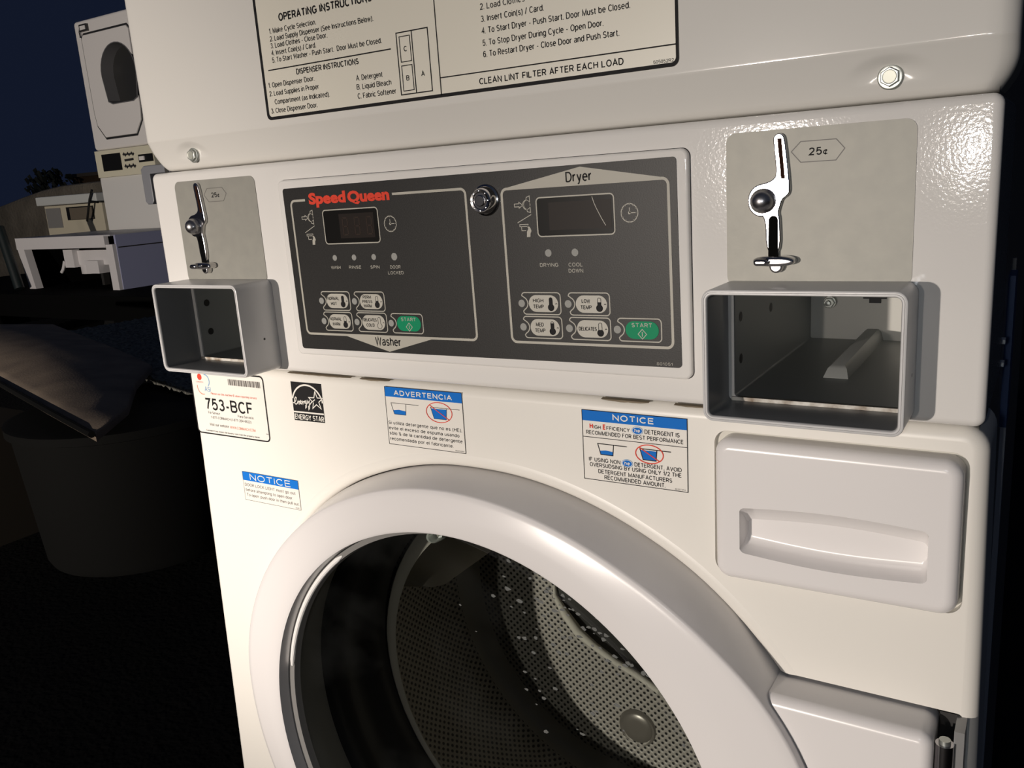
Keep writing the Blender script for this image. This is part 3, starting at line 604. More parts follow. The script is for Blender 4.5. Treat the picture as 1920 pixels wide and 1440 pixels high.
# --- grime along the seam under the control housing, and scuffs on the coin box
GRIME = mat('brown_grime', (0.24, 0.20, 0.145), 0.9, spec=0.1)
m = MB(lambda x, y, z: mm(x, y + wy(z), z))
for x0, x1, wmax in ((-205, -130, 1.1), (-120, -88, 1.6), (104, 140, 1.9), (158, 190, 1.2)):
    n_ = int((x1 - x0) / 3); up = []; lo = []
    for i in range(n_ + 1):
        x = x0 + (x1 - x0) * i / n_; w_ = wmax * math.sin(PI * i / n_) ** 0.6 * random.uniform(0.5, 1.0); up.append((x, 3.0 if False else 0.6, -2.6)); lo.append((x, -0.05, -3.3 - 0.75 * w_))
    m.loft([[(x, 3.2, z) for x, y, z in up], [(x, 0.5, z - 0.6) for x, y, z in up], lo], GRIME, closed=False)
m.build('seam_grime', wf, smooth=0)['kind'] = 'stuff'
for cy, cz in ((150, 18), (150, 2), (255, 20)):
    m = MB(); m.box(338, 342.5, cy, cy + 9, cz, cz + 3, MATS['seam_metal']); m.build('side_clip', cab)

# --- detergent dispenser drawer
m = MB()
face = rrect(189.2, -114.8, 333.2, -19.6, 10, 8)
def bow(pts): # lower edge of the drawer sags a little to the left
    return [(x, z + (-1.5 if z < -60 else 0) * (332 - x) / 142) for x, z in pts]
face = bow(face)
def hand(s, dz0=0.0, dz1=0.0, n=12):
    x0, x1 = 206.0 + s, 317.0 - s; pts = []
    for k in range(n + 1):                                        # bottom, left to right
        t = k / n; pts.append((x0 + 4 + (x1 - x0 - 8) * t, -95.5 - 2.6 * math.sin(PI * t) + s + dz0))
    for k in range(1, 5): a = k / 5; pts.append((x1 - 4 + 4 * math.sin(a * PI / 2), -95.5 + 4 * (1 - math.cos(a * PI / 2)) + s + dz0))
    for k in range(1, 5): a = k / 5; pts.append((x1 - 4 * (1 - math.cos(a * PI / 2)), -66.5 + 4 * math.sin(a * PI / 2) - s + dz1))
    for k in range(n + 1):
        t = k / n; pts.append((x1 - 4 - (x1 - x0 - 8) * t, -62.5 + 2.6 * math.sin(PI * t) - 1.5 * t - s + dz1))
    for k in range(1, 5): a = k / 5; pts.append((x0 + 4 - 4 * math.sin(a * PI / 2), -64 - 4 * (1 - math.cos(a * PI / 2)) - s + dz1))
    for k in range(1, 5): a = k / 5; pts.append((x0 + 4 * (1 - math.cos(a * PI / 2)), -91.5 - 4 * math.sin(a * PI / 2) + s + dz0))
    return pts
H0 = hand(0); 
m.prism(face, -5.5, 24, PLASTIC, 7, 6)
drw = clean(m.build('dispenser_drawer', root))
cutm = MB(); 
hl = [H0, H0, hand(0.4, 0.8, -2.2), hand(0.8, 1.8, -6.0), hand(1.2, 3.6, -9.5), hand(1.6, 6.0, -11.0)]
hy = [-12, -5.2, -1.5, 4.0, 7.0, 8.6]
cutm.loft([[(x, y, z) for x, z in h] for h, y in zip(hl, hy)], PLASTIC, True, True)
boolean(drw, [clean(cutm.build('cutter'))])
# pocket behind the drawer so that the gap reads dark
m = MB(); m.ring(rrect(184.5, -118.5, 336.5, -16.5, 9, 6), rrect(196, -108, 326, -26, 6, 6), 12, mat('drawer_gap', (0.62, 0.60, 0.54), 0.6)); m.build('drawer_recess', root)

# --- door: eccentric ring, hinge arm, glass
door_loops = [mix(OB, O, -0.02, 14), mix(OB, O, 0, 4), mix(OB, O, 0.97, -30.0), mix(O, G, 0.008, -31.6), mix(O, G, 0.03, -32.4), mix(O, G, 0.14, -33.6), mix(O, G, 0.5, -36.4), mix(O, G, 0.92, -38.2), mix(O, G, 0.98, -37.0), polar(GC, 212.6, -33.0), polar(GC, 212.3, -26)]
m = MB(); m.loft(door_loops, PLASTIC); door = m.build('door', root, smooth=50)
m = MB(); arm = rrect(205, -560, 326, -183.6, 7.6, 5)
m.prism(arm, -24, 12, PLASTIC, 7, 6); am = clean(m.build('hinge_arm', door))
m = MB(); m.loft([outl(RB, 0.6, -70), outl(RB, 0.6, 40)], PLASTIC, True, True); boolean(am, [clean(m.build('cutter'))])
m = MB()
m.tube([(331.5, -14, -560), (331.5, -14, -191)], 5.2, DCHROME, 16)
m.tube([(331.5, -14, -191), (331.5, -14, -188.4)], [3.4, 3.2], ZINC, 14)
for z in (-216, -245): m.tube([(331.5, -14, z), (331.5, -14, z - 1.2)], 5.4, GAP, 16)
m.box(336, 341.5, -12, 20, -560, -183, mat('hinge_leaf', (0.30, 0.30, 0.30), 0.4, 0.5)); m.box(326.5, 336, 6, 20, -560, -183, GAP)
lab(m.build('hinge', door), 'dull metal barrel hinge')
m = MB()   # inner frame behind the glass: grey plastic then rubber gasket
m.loft([polar(GC, 212, -26), polar(GC, 207, -24), polar(GC, 206, -18), polar(GC, 216, 8), polar(GC, 221, 26)], GREYP, mats=[GREYP] * 4)
m.build('inner_frame', door)
m = MB()
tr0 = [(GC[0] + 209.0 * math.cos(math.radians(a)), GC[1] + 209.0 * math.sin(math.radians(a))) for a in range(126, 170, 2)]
m.tube([(x, -24.5, z) for x, z in tr0], [0.8] + [2.4] * (len(tr0) - 2) + [1.4], mat('highlight_white', (0.85, 0.84, 0.82), 0.12), 10); lab(m.build('lip_highlight', door), 'white arc added as the highlight on the inner lip')  # reflection on the door's inner lip, modelled as a white tube
m = MB()
m.loft([polar(GC, r, y) for r, y in ((206.5, -17), (200, -13), (180, -3), (150, 8), (110, 17), (60, 23), (20, 25))], GLASS, False, True); gl = m.build('door_glass', door, smooth=80)
m = MB()
def glass_y(r):
    P = ((206.5, -17), (200, -13), (180, -3), (150, 8), (110, 17), (60, 23), (20, 25), (0, 25))
    for (r0, y0), (r1, y1) in zip(P, P[1:]):
        if r <= r0 and r >= r1: return y0 + (y1 - y0) * (r0 - r) / (r0 - r1)
    return -17
for k in range(120):
    if k < 75: x, z = random.gauss(72, 34), random.gauss(-175, 26)
    else: x, z = random.gauss(70, 60), random.gauss(-240, 45)
    r = math.hypot(x - GC[0], z - GC[1])
    if r > 198: continue
    y = glass_y(r) - 0.5; s = random.uniform(0.7, 2.0); a = random.uniform(0, PI); n = random.randint(5, 7)
    pts = [(x + s * random.uniform(.5, 1.3) * math.cos(2 * PI * i / n) * 1.5, z + s * random.uniform(.5, 1.2) * math.sin(2 * PI * i / n)) for i in range(n)]
    m.poly(pts, y, FLAKE)
fl = m.build('soap_flakes', gl, smooth=0); fl['kind'] = 'stuff'

# --- gasket and drum
m = MB(); m.loft([polar(GC, 226, 24), polar(GC, 219, 30), polar(GC, 208, 48), polar(GC, 214, 60), polar(GC, 205, 76), polar(GC, 198, 96), polar(GC, 206, 112)], RUBBER); m.build('door_gasket', root, smooth=60)
DR = (-9.0, -330.0)
def drum_mesh():
    prof = [(189, 103, 0), (187, 100, 0), (192, 98.5, 0), (199, 100, 0), (205, 108, 0), (244, 118, 1), (250, 130, 1), (250, 175, 1), (247, 240, 1), (244, 266, 1), (238, 281, 1), (228, 291, 0), (212, 296, 0), (150, 300, 2), (80, 303, 2), (2, 304, 2)]
    n = 128; vs = []; fs = []; mi = []; uvs = []
    for r, y, k in prof:
        for i in range(n): vs.append(mm(DR[0] + r * math.cos(2 * PI * i / n), y, DR[1] + r * math.sin(2 * PI * i / n)))
    for a in range(len(prof) - 1):
        for i in range(n):
            j = (i + 1) % n; fs.append((a * n + i, a * n + j, (a + 1) * n + j, (a + 1) * n + i)); k = prof[a + 1][2]; mi.append(1 if k else 0)
            for (aa, ii) in ((a, i), (a, i + 1), (a + 1, i + 1), (a + 1, i)):
                r, y, _ = prof[aa]
                if k == 2: uvs.append((r * math.cos(2 * PI * ii / n) / 1000, r * math.sin(2 * PI * ii / n) / 1000))
                else: uvs.append((0.25 * 2 * PI * ii / n, y / 1000 * 1.0))
    me = bpy.data.meshes.new('drum'); me.from_pydata(vs, [], fs); me.materials.append(STEEL); me.materials.append(PERF)
    me.polygons.foreach_set('material_index', mi); ul = me.uv_layers.new(name='UVMap')
    for i, u in enumerate(uvs): ul.data[i].uv = u
    me.shade_smooth(); me.set_sharp_from_angle(angle=math.radians(50))
    o = bpy.data.objects.new('drum', me); COL.objects.link(o); adopt(o, root); return o
drum = drum_mesh()
def lifter(ang, width, y0, y1, rin=176):
    m = MB(); ca, sa = math.cos(ang), math.sin(ang); loops = []
    for k in range(13):
        y = y0 + (y1 - y0) * k / 12; e = math.sin(PI * min(1, max(0, (k + 0.6) / 3.5)) / 2) if k < 4 else 1.0
        pr = []
        for t in (-1, -0.75, -0.45, -0.18, 0, 0.18, 0.45, 0.75, 1):
            h = (1 - abs(t)) ** 0.8 * (247 - rin) * e; r = 247 - h
            tw = t * width; pr.append((DR[0] + r * ca - tw * sa, y, DR[1] + r * sa + tw * ca))
        loops.append(pr)
    m.loft(loops, STEEL, closed=False); return m.build('lifter', drum, smooth=60)
lifter(math.radians(160), 34, 116, 292, 172)
lifter(math.radians(40), 36, 116, 292, 176)
lifter(math.radians(280), 34, 116, 292, 212)
m = MB(); cx_, cz_ = -14, -488
m.revolve_y(cx_, cz_, [(24, 300), (22, 298), (19, 298.8), (17, 297.6), (10, 297.2), (1, 297.2)], mat('boss_steel', (0.22, 0.20, 0.17), 0.3, 0.35), 32); m.build('back_boss', drum)
m = MB(); rp = [(-95, 268, -306), (-89, 258, -313), (-66, 240, -322), (-39, 220, -328), (-8, 195, -322), (34, 160, -311), (70, 130, -298), (104, 100, -287)]
L_ = [[], [], [], [], []]
for i_, (x, y, z) in enumerate(rp):
    w = 10 + i_ * 3; hh = (298 - y)
    for k_, (o_, f_) in enumerate(((26 + w, 1.0), (5, 0.12), (0, 0.0), (-5, 0.12), (-26 - w, 1.0))): L_[k_].append((x + o_ * 0.35, y + hh * f_, z + o_))
m.loft(L_, mat('baffle_steel_shaded', (0.10, 0.098, 0.09), 0.4, 0.2), closed=False)  # fin faces darkened to stand in for shade
m.tube([(x, y - 3, z) for x, y, z in rp], [2, 3, 5, 5.5, 4, 3.4, 3.2, 3.2], mat('ridge_highlight', (0.72, 0.68, 0.58), 0.4), 10); m.build('lifter', drum, smooth=60)  # paler tube as a painted highlight along the ridge
m = MB(); a = [(-80 + 15 * math.cos(2 * PI * k / 20) + 3 * math.sin(2 * PI * k / 20), 40 - 8 * math.cos(2 * PI * k / 20), -150 + 7 * math.sin(2 * PI * k / 20) + 5 * math.cos(2 * PI * k / 20)) for k in range(20)]
m.loft([[(x + (px - x) * f, y - dy, z + (pz - z) * f) for px, y, pz in a for x, z in ((-80, -150),)] for f, dy in ((1.15, -3), (1.0, 3), (0.8, 4), (0.6, 1), (0.55, -4))], mat('translucent_nozzle', (0.42, 0.44, 0.40), 0.25)); m.build('spray_nozzle', root)

# --- stickers on the washer front (they follow the panel)
def sticker(corners):     # returns a builder whose local x, z are machine millimetres on the washer front
    return MB(lambda x, y, z: mm(x, y + wy(z) + 0.0, z))
YS, YT, YU = -0.35, -0.5, -0.62
m = sticker(0)     # machine number sticker
fr = [(-338.6, -71.2), (-237.6, -71.8), (-236.1, -9.2), (-338.9, -9.2)]
m.prism(rrect(-338.6, -71.4, -236.8, -8.4, 5), YS, 0.2, WPAPER); R = rrect(-338.6, -71.4, -236.8, -8.4, 5)
m.ring(R, offset(R, 1.3), YT, DINK)
m.text('753-BCF', -322.2, -46.7, 11.8, DINK, YT, w=66.7, bold=0.012)
m.text('Please use this machine ID when reporting service', -311.7, -31.0, 2.2, REDL, YT, w=63.3)
m.text('For Service:', -319.2, -50.6, 2.6, GINK, YT, w=17); m.text('Para Servicio:', -277.5, -50.9, 2.6, GINK, YT, w=22)
m.text('1-877-COINMACH (1-877-264-6622)', -316.2, -55.2, 2.6, GINK, YT, w=56.3)
m.text('Visit our website', -319.6, -62.6, 2.8, GINK, YT, w=27.5); m.text('WWW.COINMACH.COM', -290.5, -63.0, 2.8, ORANGE, YT, w=35)
m.text('Coinmach Corp. leases the laundry room from the property owner.', -325.8, -68.6, 1.7, DINK, YT, w=75.6)
m.text('DT-156 rev 02', -241.6, -64, 1.0, GINK, YT, w=3.2)
x = -285.0; bw = (0.9, 1.8, 0.7, 1.3, 2.2, 0.9, 0.6, 1.9)
i = 0
while x < -242.2:
    w = bw[i % 8]; m.poly([(x, -20), (x + w, -20), (x + w, -14.2), (x, -14.2)], YT, GINK); x += w + (0.6 if i % 3 else 0.9); i += 1
m.poly(circle(-325.5, -14.6, 3.2, 16), YT, RED); m.text('COINMACH', -331.4, -20.2, 1.3, REDL, YT, w=10.5)
m.stroke(arc(-318.2, -18, 6.2, 95, -50, 14), 0.9, YT, LBLUE); m.stroke(arc(-322.8, -24.2, 7.4, 170, 285, 12), 0.9, YT, ORANGE)
m.text('ASI', -320, -28.6, 5.0, LBLUE, YT, w=8.5)
lab(m.build('service_sticker', root, smooth=0), 'white machine number sticker 753-BCF')
m = sticker(0)     # energy efficiency mark
m.prism([(-202, -46.4), (-165.2, -45.9), (-165.0, -10.8), (-201.9, -10.9)], YS, 0.2, DINK)
E0 = (-201.9, -165.1)
a_ = [(-183.4 + 18.9 * math.cos(math.radians(t)), -32.0 + 19.0 * math.sin(math.radians(t))) for t in range(12, 164, 6)]
a_ = [(max(-201.7, min(-165.4, x)), z) for x, z in a_]
m.stroke(a_, 1.5, YT, WPAPER)
m.stroke([(-201.9, -38.4), (-165.1, -38.0)], 1.4, YT, WPAPER)
m.text('ENERGY STAR', -201.0, -45.2, 4.9, WPAPER, YT, w=35.4, bold=0.01)
sx, sz = -172.9, -26.5; sp = [(sx + r * math.cos(math.radians(92 + 36 * k)), sz + r * math.sin(math.radians(92 + 36 * k))) for k, r in enumerate([8.6, 3.4] * 5)]
m.stroke(sp[:3] + [(-177.6, -27.6)], 0.9, YT, WPAPER); m.stroke([(-176.2, -28.2)] + sp[4:] + [sp[0]], 0.9, YT, WPAPER)
scr = [(-201.4, -30.4), (-199.6, -30.0), (-197.6, -28.0), (-196.6, -25.4), (-197.8, -24.8), (-199.2, -26.8), (-199.4, -30.2), (-198.0, -31.6), (-196.0, -30.2), (-195.0, -28.0), (-195.2, -31.0), (-194.2, -28.6), (-193.2, -28.4), (-193.2, -30.8), (-192.2, -30.0), (-190.8, -28.2), (-191.8, -27.6), (-192.2, -29.8), (-190.8, -30.8),
       (-189.2, -28.0), (-189.2, -30.6), (-188.6, -28.4), (-187.4, -28.0), (-186.0, -27.6), (-187.0, -29.4), (-185.6, -29.6), (-184.8, -27.4), (-185.2, -33.0), (-186.4, -34.0), (-186.0, -31.6), (-183.6, -29.2), (-183.2, -27.0), (-182.6, -29.0), (-181.0, -27.0), (-181.6, -33.6), (-182.8, -35.2), (-182.6, -32.4), (-179.0, -28.6), (-174.0, -25.4)]
m.stroke(scr, 0.85, YT, WPAPER)
lab(m.build('energy_sticker', root, smooth=0), 'black energy rating sticker with star')
def cup(m, x, z, w, h, full, lw, hl, y):
    xb = x + w * 0.18; xt = x + w
    if full > 0.5: m.poly([(xb - 0.1, z - h), (xt - w * 0.06, z - h), (xt - 0.2, z - 1.0), (x + 0.7, z - 1.0)], y, BLUE)
    else: m.poly([(xb, z - h), (xt - w * 0.06, z - h), (xt - w * 0.05, z - h * 0.66), (x + w * 0.5, z - h * 0.58), (xb - 0.8, z - h * 0.66)], y, BLUE)
    m.stroke([(x, z), (xb, z - h), (xt - w * 0.06, z - h), (xt, z)], lw, y - 0.1, DINK); m.stroke([(x - 0.2, z), (x + hl, z - 0.1)], lw, y - 0.1, DINK)
def noticebox(m, x0, x1, z0, z1, band, edge=0.4):
    m.prism([(x0, z0), (x1, z0), (x1, z1), (x0, z1)], YS, 0.2, WPAPER); m.poly([(x0, band), (x1, band), (x1, z1), (x0, z1)], YT, BLUE)
    m.stroke([(x0, z0), (x1, z0), (x1, z1), (x0, z1)], edge, YU, DINK, True)
m = sticker(0); noticebox(m, -93.2, -15.6, -56.8, -7.8, -16.1)
m.text('ADVERTENCIA', -83.7, -14.6, 4.4, WPAPER, YU, w=58.6, bold=0.02)
for t, z, x0, x1 in (('Si utiliza detergente que no es (HE),', -39.6, -92.1, -17.8), ('evite el exceso de espuma usando', -44.2, -92.1, -20.6), ('sólo ½ de la cantidad de detergente', -48.7, -92, -18.1), ('recomendada por el fabricante.', -53.4, -92.1, -27.2)):
    m.text(t, x0, z, 2.9, DINK, YT, w=x1 - x0, bold=0.006)
cup(m, -87.7, -21.2, 15.6, 9.4, 0.3, 0.35, 28.6, YT); cup(m, -47, -21.6, 15.8, 9.2, 1, 0.35, 28.4, YT)
m.stroke(circle(-38.8, -25.4, 12.6, 40, 8.2), 0.6, YU - 0.1, RED, True); m.stroke([(-47.5, -20), (-29, -31.0)], 0.6, YU - 0.1, RED)
m.text('802074SPR1', -25.5, -56.0, 1.1, GINK, YT, w=8.4)
lab(m.build('warning_sticker', root, smooth=0), 'blue headed ADVERTENCIA sticker in Spanish')
m = sticker(0); noticebox(m, 88.8, 167.3, -63.5, -12.0, -19.8, 0.45)
m.text('NOTICE', 112.8, -18.0, 4.4, WPAPER, YU, w=30.9, bold=0.02)
def he(x, z):
    m.poly(circle(x, z, 4.4, 28, 3.0), YT, LBLUE); m.poly(circle(x, z, 4.0, 28, 2.65), YU, WPAPER); m.poly(circle(x, z, 3.6, 28, 2.3), YU - 0.1, BLUE)
    m.text('he', x, z - 1.2, 2.6, WPAPER, YU - 0.2, w=4.2, bold=0.02, align='C')
m.text('H', 94.5, -25.4, 3.9, RED, YT, w=2.7, bold=0.03); m.text('IGH', 97.7, -25.4, 2.8, DINK, YT, w=5.6, bold=0.01); m.text('E', 104.9, -25.4, 3.9, RED, YT, w=2.3, bold=0.03); m.text('FFICIENCY', 107.7, -25.4, 2.8, DINK, YT, w=17.8, bold=0.01)
he(131.3, -23.6); m.text('DETERGENT IS', 136.6, -25.4, 3.2, DINK, YT, w=25.4, bold=0.01)
m.text('RECOMMENDED FOR BEST PERFORMANCE', 91.6, -29.8, 3.0, DINK, YT, w=73, bold=0.01)
m.stroke([(88.9, -31.8), (167.2, -31.9)], 0.45, YT, DINK)
cup(m, 100.4, -36, 12.4, 7.9, 0.3, 0.6, 22.6, YT); cup(m, 132.8, -36.2, 12.6, 7.8, 1, 0.6, 22.8, YT)
m.stroke(circle(139.8, -39.6, 10.2, 40, 6.6), 0.7, YU - 0.1, RED, True); m.stroke([(132.6, -35.4), (147, -44.0)], 0.7, YU - 0.1, RED)
m.text('IF USING NON', 93, -49.8, 3.1, DINK, YT, w=24.6, bold=0.01); he(123, -48.2); m.text('DETERGENT, AVOID', 128.4, -49.8, 3.1, DINK, YT, w=34.6, bold=0.01)
for t, z, x0, x1 in (('OVERSUDSING BY USING ONLY 1/2 THE', -53.7, 93.5, 162.9), ('DETERGENT MANUFACTURERS', -58.2, 100.1, 156.1), ('RECOMMENDED AMOUNT.', -62.3, 104.8, 151.2)): m.text(t, x0, z, 3.1, DINK, YT, w=x1 - x0, bold=0.01)
m.text('802074R3', 158, -62.8, 1.1, GINK, YT, w=7.6)
lab(m.build('notice_sticker', root, smooth=0), 'blue headed NOTICE sticker about detergent')
m = sticker(0); noticebox(m, -281.7, -207.4, -133.2, -104.5, -113.2, 0.25)
m.text('NOTICE', -271.6, -112.2, 6.3, WPAPER, YU, w=54.4, bold=0.004)
for t, z, x0, x1 in (('DOOR LOCK LIGHT must go out', -119, -280.1, -212.3), ('before attempting to open door.', -124.2, -279.6, -216.4), ('To open: push door in then pull out.', -129.2, -279.2, -208.8)): m.text(t, x0, z, 3.0, GINK, YT, w=x1 - x0)
m.text('802101', -214, -132.3, 1.1, GINK, YT, w=4.6)
lab(m.build('door_lock_sticker', root, smooth=0), 'small blue headed NOTICE sticker about the door lock')

# ================================================================== background (metres; z measured from the pavement)
def M(x, y, z): return (x, y, z)
Dk = Z0 - 0.45      # trailer deck height
GREYW = mat('grey_white_enamel', (0.88, 0.85, 0.82), 0.35)
CREAM = mat('cream_panel', (0.78, 0.74, 0.57), 0.45)
DKGREY = mat('dark_grey_window', (0.035, 0.035, 0.035), 0.3)
MIDG = mat('mid_grey', (0.16, 0.16, 0.165), 0.4)
tr = thing('flatbed_trailer', 'black flatbed trailer carrying the old appliances in the background', 'trailer', (-6.2, 4.2, 0))
TRB = mat('trailer_black', (0.003, 0.003, 0.003), 0.9, spec=0.05)
m = MB(M); m.box(-8.4, -4.3, 3.02, 5.3, Dk - 0.17, Dk, TRB); m.build('deck', tr)
for wx in (-7.2, -5.2):
    for wy_ in (3.1, 5.0):
        m = MB(M); m.loft([[(wx + r * math.cos(2 * PI * k / 28), wy_ + dy, 0.20 + r * math.sin(2 * PI * k / 28)) for k in range(28)] for r, dy in ((0.09, 0.02), (0.12, 0.0), (0.185, 0.0), (0.20, 0.03), (0.20, 0.13), (0.185, 0.16), (0.1, 0.16))], RUBBER, True, True); m.build('wheel', tr)
for wx in (-7.2, -5.2): m = MB(M); m.box(wx - 0.04, wx + 0.04, 3.1, 5.15, 0.17, Dk - 0.16, TRB); m.build('axle', tr)

sx0, sx1, sy = -6.56, -5.76, 4.05
st = thing('stacked_washer_dryer', 'older grey stacked washer and dryer standing on the trailer, far left', 'washing machine', ((sx0 + sx1) / 2, sy + 0.36, Dk))
m = MB(M); Zd0, Zd1 = Z0 + 0.605, Z0 + 1.62
q = lambda p, y: [(x, y, z) for x, z in p]
Rf = rrect(sx0, Zd0, sx1, Zd1, 0.03, 5)
m.prism(Rf, sy, sy + 0.7, GREYW, 0.02, 3); dbody = m.build('dryer_body', st)
m = MB(M); Rd = [(sx0 + 0.20, Z0 + 0.70), (sx1 - 0.20, Z0 + 0.70), (sx1 - 0.115, Z0 + 0.80), (sx1 - 0.10, Z0 + 0.90), (sx1 - 0.095, Z0 + 1.48), (sx1 - 0.12, Z0 + 1.505), (sx0 + 0.12, Z0 + 1.505), (sx0 + 0.095, Z0 + 1.48), (sx0 + 0.10, Z0 + 0.90), (sx0 + 0.115, Z0 + 0.80)]
m.prism(Rd, sy - 0.014, sy + 0.002, GREYW, 0.008, 2); dd = m.build('dryer_door', st)
m = MB(M); m.ring(offset(Rd, -0.016), offset(Rd, 0.002), sy - 0.002, DKGREY); m.build('door_gap', st)
wc = sx0 + 0.51; wz = Z0 + 1.18
def dshape(s):
    s *= 1.12; return [(wc + 0.2 * s * math.cos(a), wz + 0.2 * s * math.sin(a)) for a in [math.radians(t) for t in range(-8, 189, 12)]] + [(wc - 0.17 * s, wz - 0.19 * s), (wc - 0.12 * s, wz - 0.21 * s), (wc + 0.12 * s, wz - 0.21 * s), (wc + 0.17 * s, wz - 0.19 * s)]
for ob in (dbody, dd):
    m = MB(M); m.prism(dshape(0.99), sy - 0.1, sy + 0.12, MIDG); clean(ob); boolean(ob, [clean(m.build('cutter'))])
m = MB(M); m.loft([q(dshape(1.0), sy - 0.015), q(dshape(1.0), sy - 0.018), q(dshape(0.97), sy - 0.018), q(dshape(0.94), sy + 0.085)], MIDG); m.loft([q(dshape(0.94), sy + 0.085)], DKGREY, False, True); m.build('window', dd)
m = MB(M); m.box(sx0 + 0.10, sx0 + 0.20, sy - 0.02, sy, Z0 + 1.53, Z0 + 1.585, DKGREY); m.box(sx0 + 0.115, sx0 + 0.185, sy - 0.024, sy, Z0 + 1.542, Z0 + 1.572, GREYW)
m.tube([(sx0 + 0.11, sy - 0.02, Z0 + 1.56), (sx0 + 0.095, sy - 0.02, Z0 + 1.53), (sx0 + 0.085, sy - 0.01, Z0 + 1.49)], 0.005, CHROME, 6); m.build('door_latch', st)
m = MB(M); m.box(sx0 + 0.02, sx1 - 0.01, sy - 0.02, sy + 0.5, Z0 + 0.385, Z0 + 0.60, CREAM)
for dx in (0.03,):
    pass
for k in range(3):
    for zz in (0.545, 0.47):
        if zz == 0.545: m.stroke([(sx0 + 0.40 + 0.05 * k, Z0 + zz), (sx0 + 0.415 + 0.05 * k, Z0 + zz + 0.012), (sx0 + 0.43 + 0.05 * k, Z0 + zz - 0.004), (sx0 + 0.445 + 0.05 * k, Z0 + zz + 0.008)], 0.016, sy - 0.022, DKGREY)
        else: m.stroke([(sx0 + 0.40 + 0.05 * k, Z0 + zz - 0.02), (sx0 + 0.415 + 0.05 * k, Z0 + zz - 0.006), (sx0 + 0.43 + 0.05 * k, Z0 + zz - 0.024), (sx0 + 0.445 + 0.05 * k, Z0 + zz - 0.012)], 0.016, sy - 0.022, DKGREY)
m.stroke([(sx0 + 0.41, Z0 + 0.503), (sx0 + 0.53, Z0 + 0.507)], 0.018, sy - 0.022, DKGREY)
cp = m.build('control_strip', st, smooth=0)
m = MB(M); m.box(sx0 + 0.115, sx0 + 0.365, sy - 0.026, sy - 0.019, Z0 + 0.432, Z0 + 0.568, BLACK); m.build('dark_panel', cp)
m = MB(M); m.box(sx0 + 0.60, sx0 + 0.78, sy - 0.026, sy - 0.019, Z0 + 0.475, Z0 + 0.535, BLACK); m.box(sx0 + 0.62, sx0 + 0.68, sy - 0.036, sy - 0.02, Z0 + 0.49, Z0 + 0.52, GREYW); m.build('slider', cp)
m = MB(M); m.prism(rrect(sx0 + 0.005, Dk, sx1, Z0 + 0.385, 0.01, 3), sy, sy + 0.7, mat('grey_metal', (0.78, 0.77, 0.74), 0.4), 0.006, 2); m.build('washer_body', st)

cb = thing('appliance_cabinet', 'low white cabinet with an open front standing on the trailer', 'cabinet', (-6.05, 3.65, Dk))
WH = mat('cabinet_white', (0.68, 0.66, 0.66), 0.45)
WTOP = mat('scuffed_top', (0.34, 0.34, 0.38), 0.4, noise=(5, 0.7, (0.6, 0.6, 0.6)))
m = MB(M); m.box(-6.67, -5.42, 3.30, 4.0, Z0 - 0.06, Z0 - 0.05, WTOP); m.build('top', cb)
m = MB(M); m.box(-6.66, -5.49, 3.295, 3.33, Z0 - 0.14, Z0 - 0.052, WH); m.build('front_rail', cb)
m = MB(M); m.loft([[(-6.66, 3.3, Z0 - 0.13), (-6.57, 3.3, Z0 - 0.13), (-6.57, 3.36, Z0 - 0.13), (-6.66, 3.36, Z0 - 0.13)], [(-6.59, 3.3, Dk), (-6.50, 3.3, Dk), (-6.50, 3.36, Dk), (-6.59, 3.36, Dk)]], WH, True, True); m.build('leg', cb)
m = MB(M); m.box(-5.49, -5.41, 3.3, 3.36, Dk, Z0 - 0.12, WH); m.build('leg', cb)
m = MB(M); m.box(-5.425, -5.405, 3.33, 4.0, Dk, Z0 - 0.055, mat('side_sky_shade', (0.34, 0.36, 0.52), 0.5)); m.box(-5.406, -5.402, 3.34, 4.0, Z0 - 0.148, Z0 - 0.14, GAP); m.build('side_panel', cb)  # shaded side of the white cabinet, its sky-blue shade put into the colour
m = MB(M); m.box(-6.64, -5.43, 3.95, 3.99, Dk, Z0 - 0.06, TRB); m.build('back_panel', cb)
m = MB(M); m.box(-6.66, -6.64, 3.37, 3.99, Dk, Z0 - 0.06, TRB); m.build('side_panel', cb)
m = MB(M); m.box(-6.06, -5.50, 3.40, 3.75, Z0 - 0.275, Z0 - 0.165, WH); m.box(-6.14, -6.02, 3.36, 3.42, Z0 - 0.29, Z0 - 0.155, WH); m.box(-5.86, -5.70, 3.35, 3.5, Z0 - 0.335, Z0 - 0.24, WH)
m.tube([(-6.14, 3.36, Z0 - 0.24), (-6.16, 3.35, Z0 - 0.30), (-6.19, 3.35, Z0 - 0.325)], 0.012, WH, 8)
m.loft([[(-5.98 + 0.1 * math.cos(2 * PI * k / 20), 3.5 + 0.1 * math.sin(2 * PI * k / 20), Z0 + z) for k in range(20)] for z in (-0.345, -0.27)], WH, True, True)
for sxx in (-6.0, -5.55): m.box(sxx, sxx + 0.03, 3.55, 3.6, Dk, Z0 - 0.26, GAP)
m.build('motor_tray', cb)

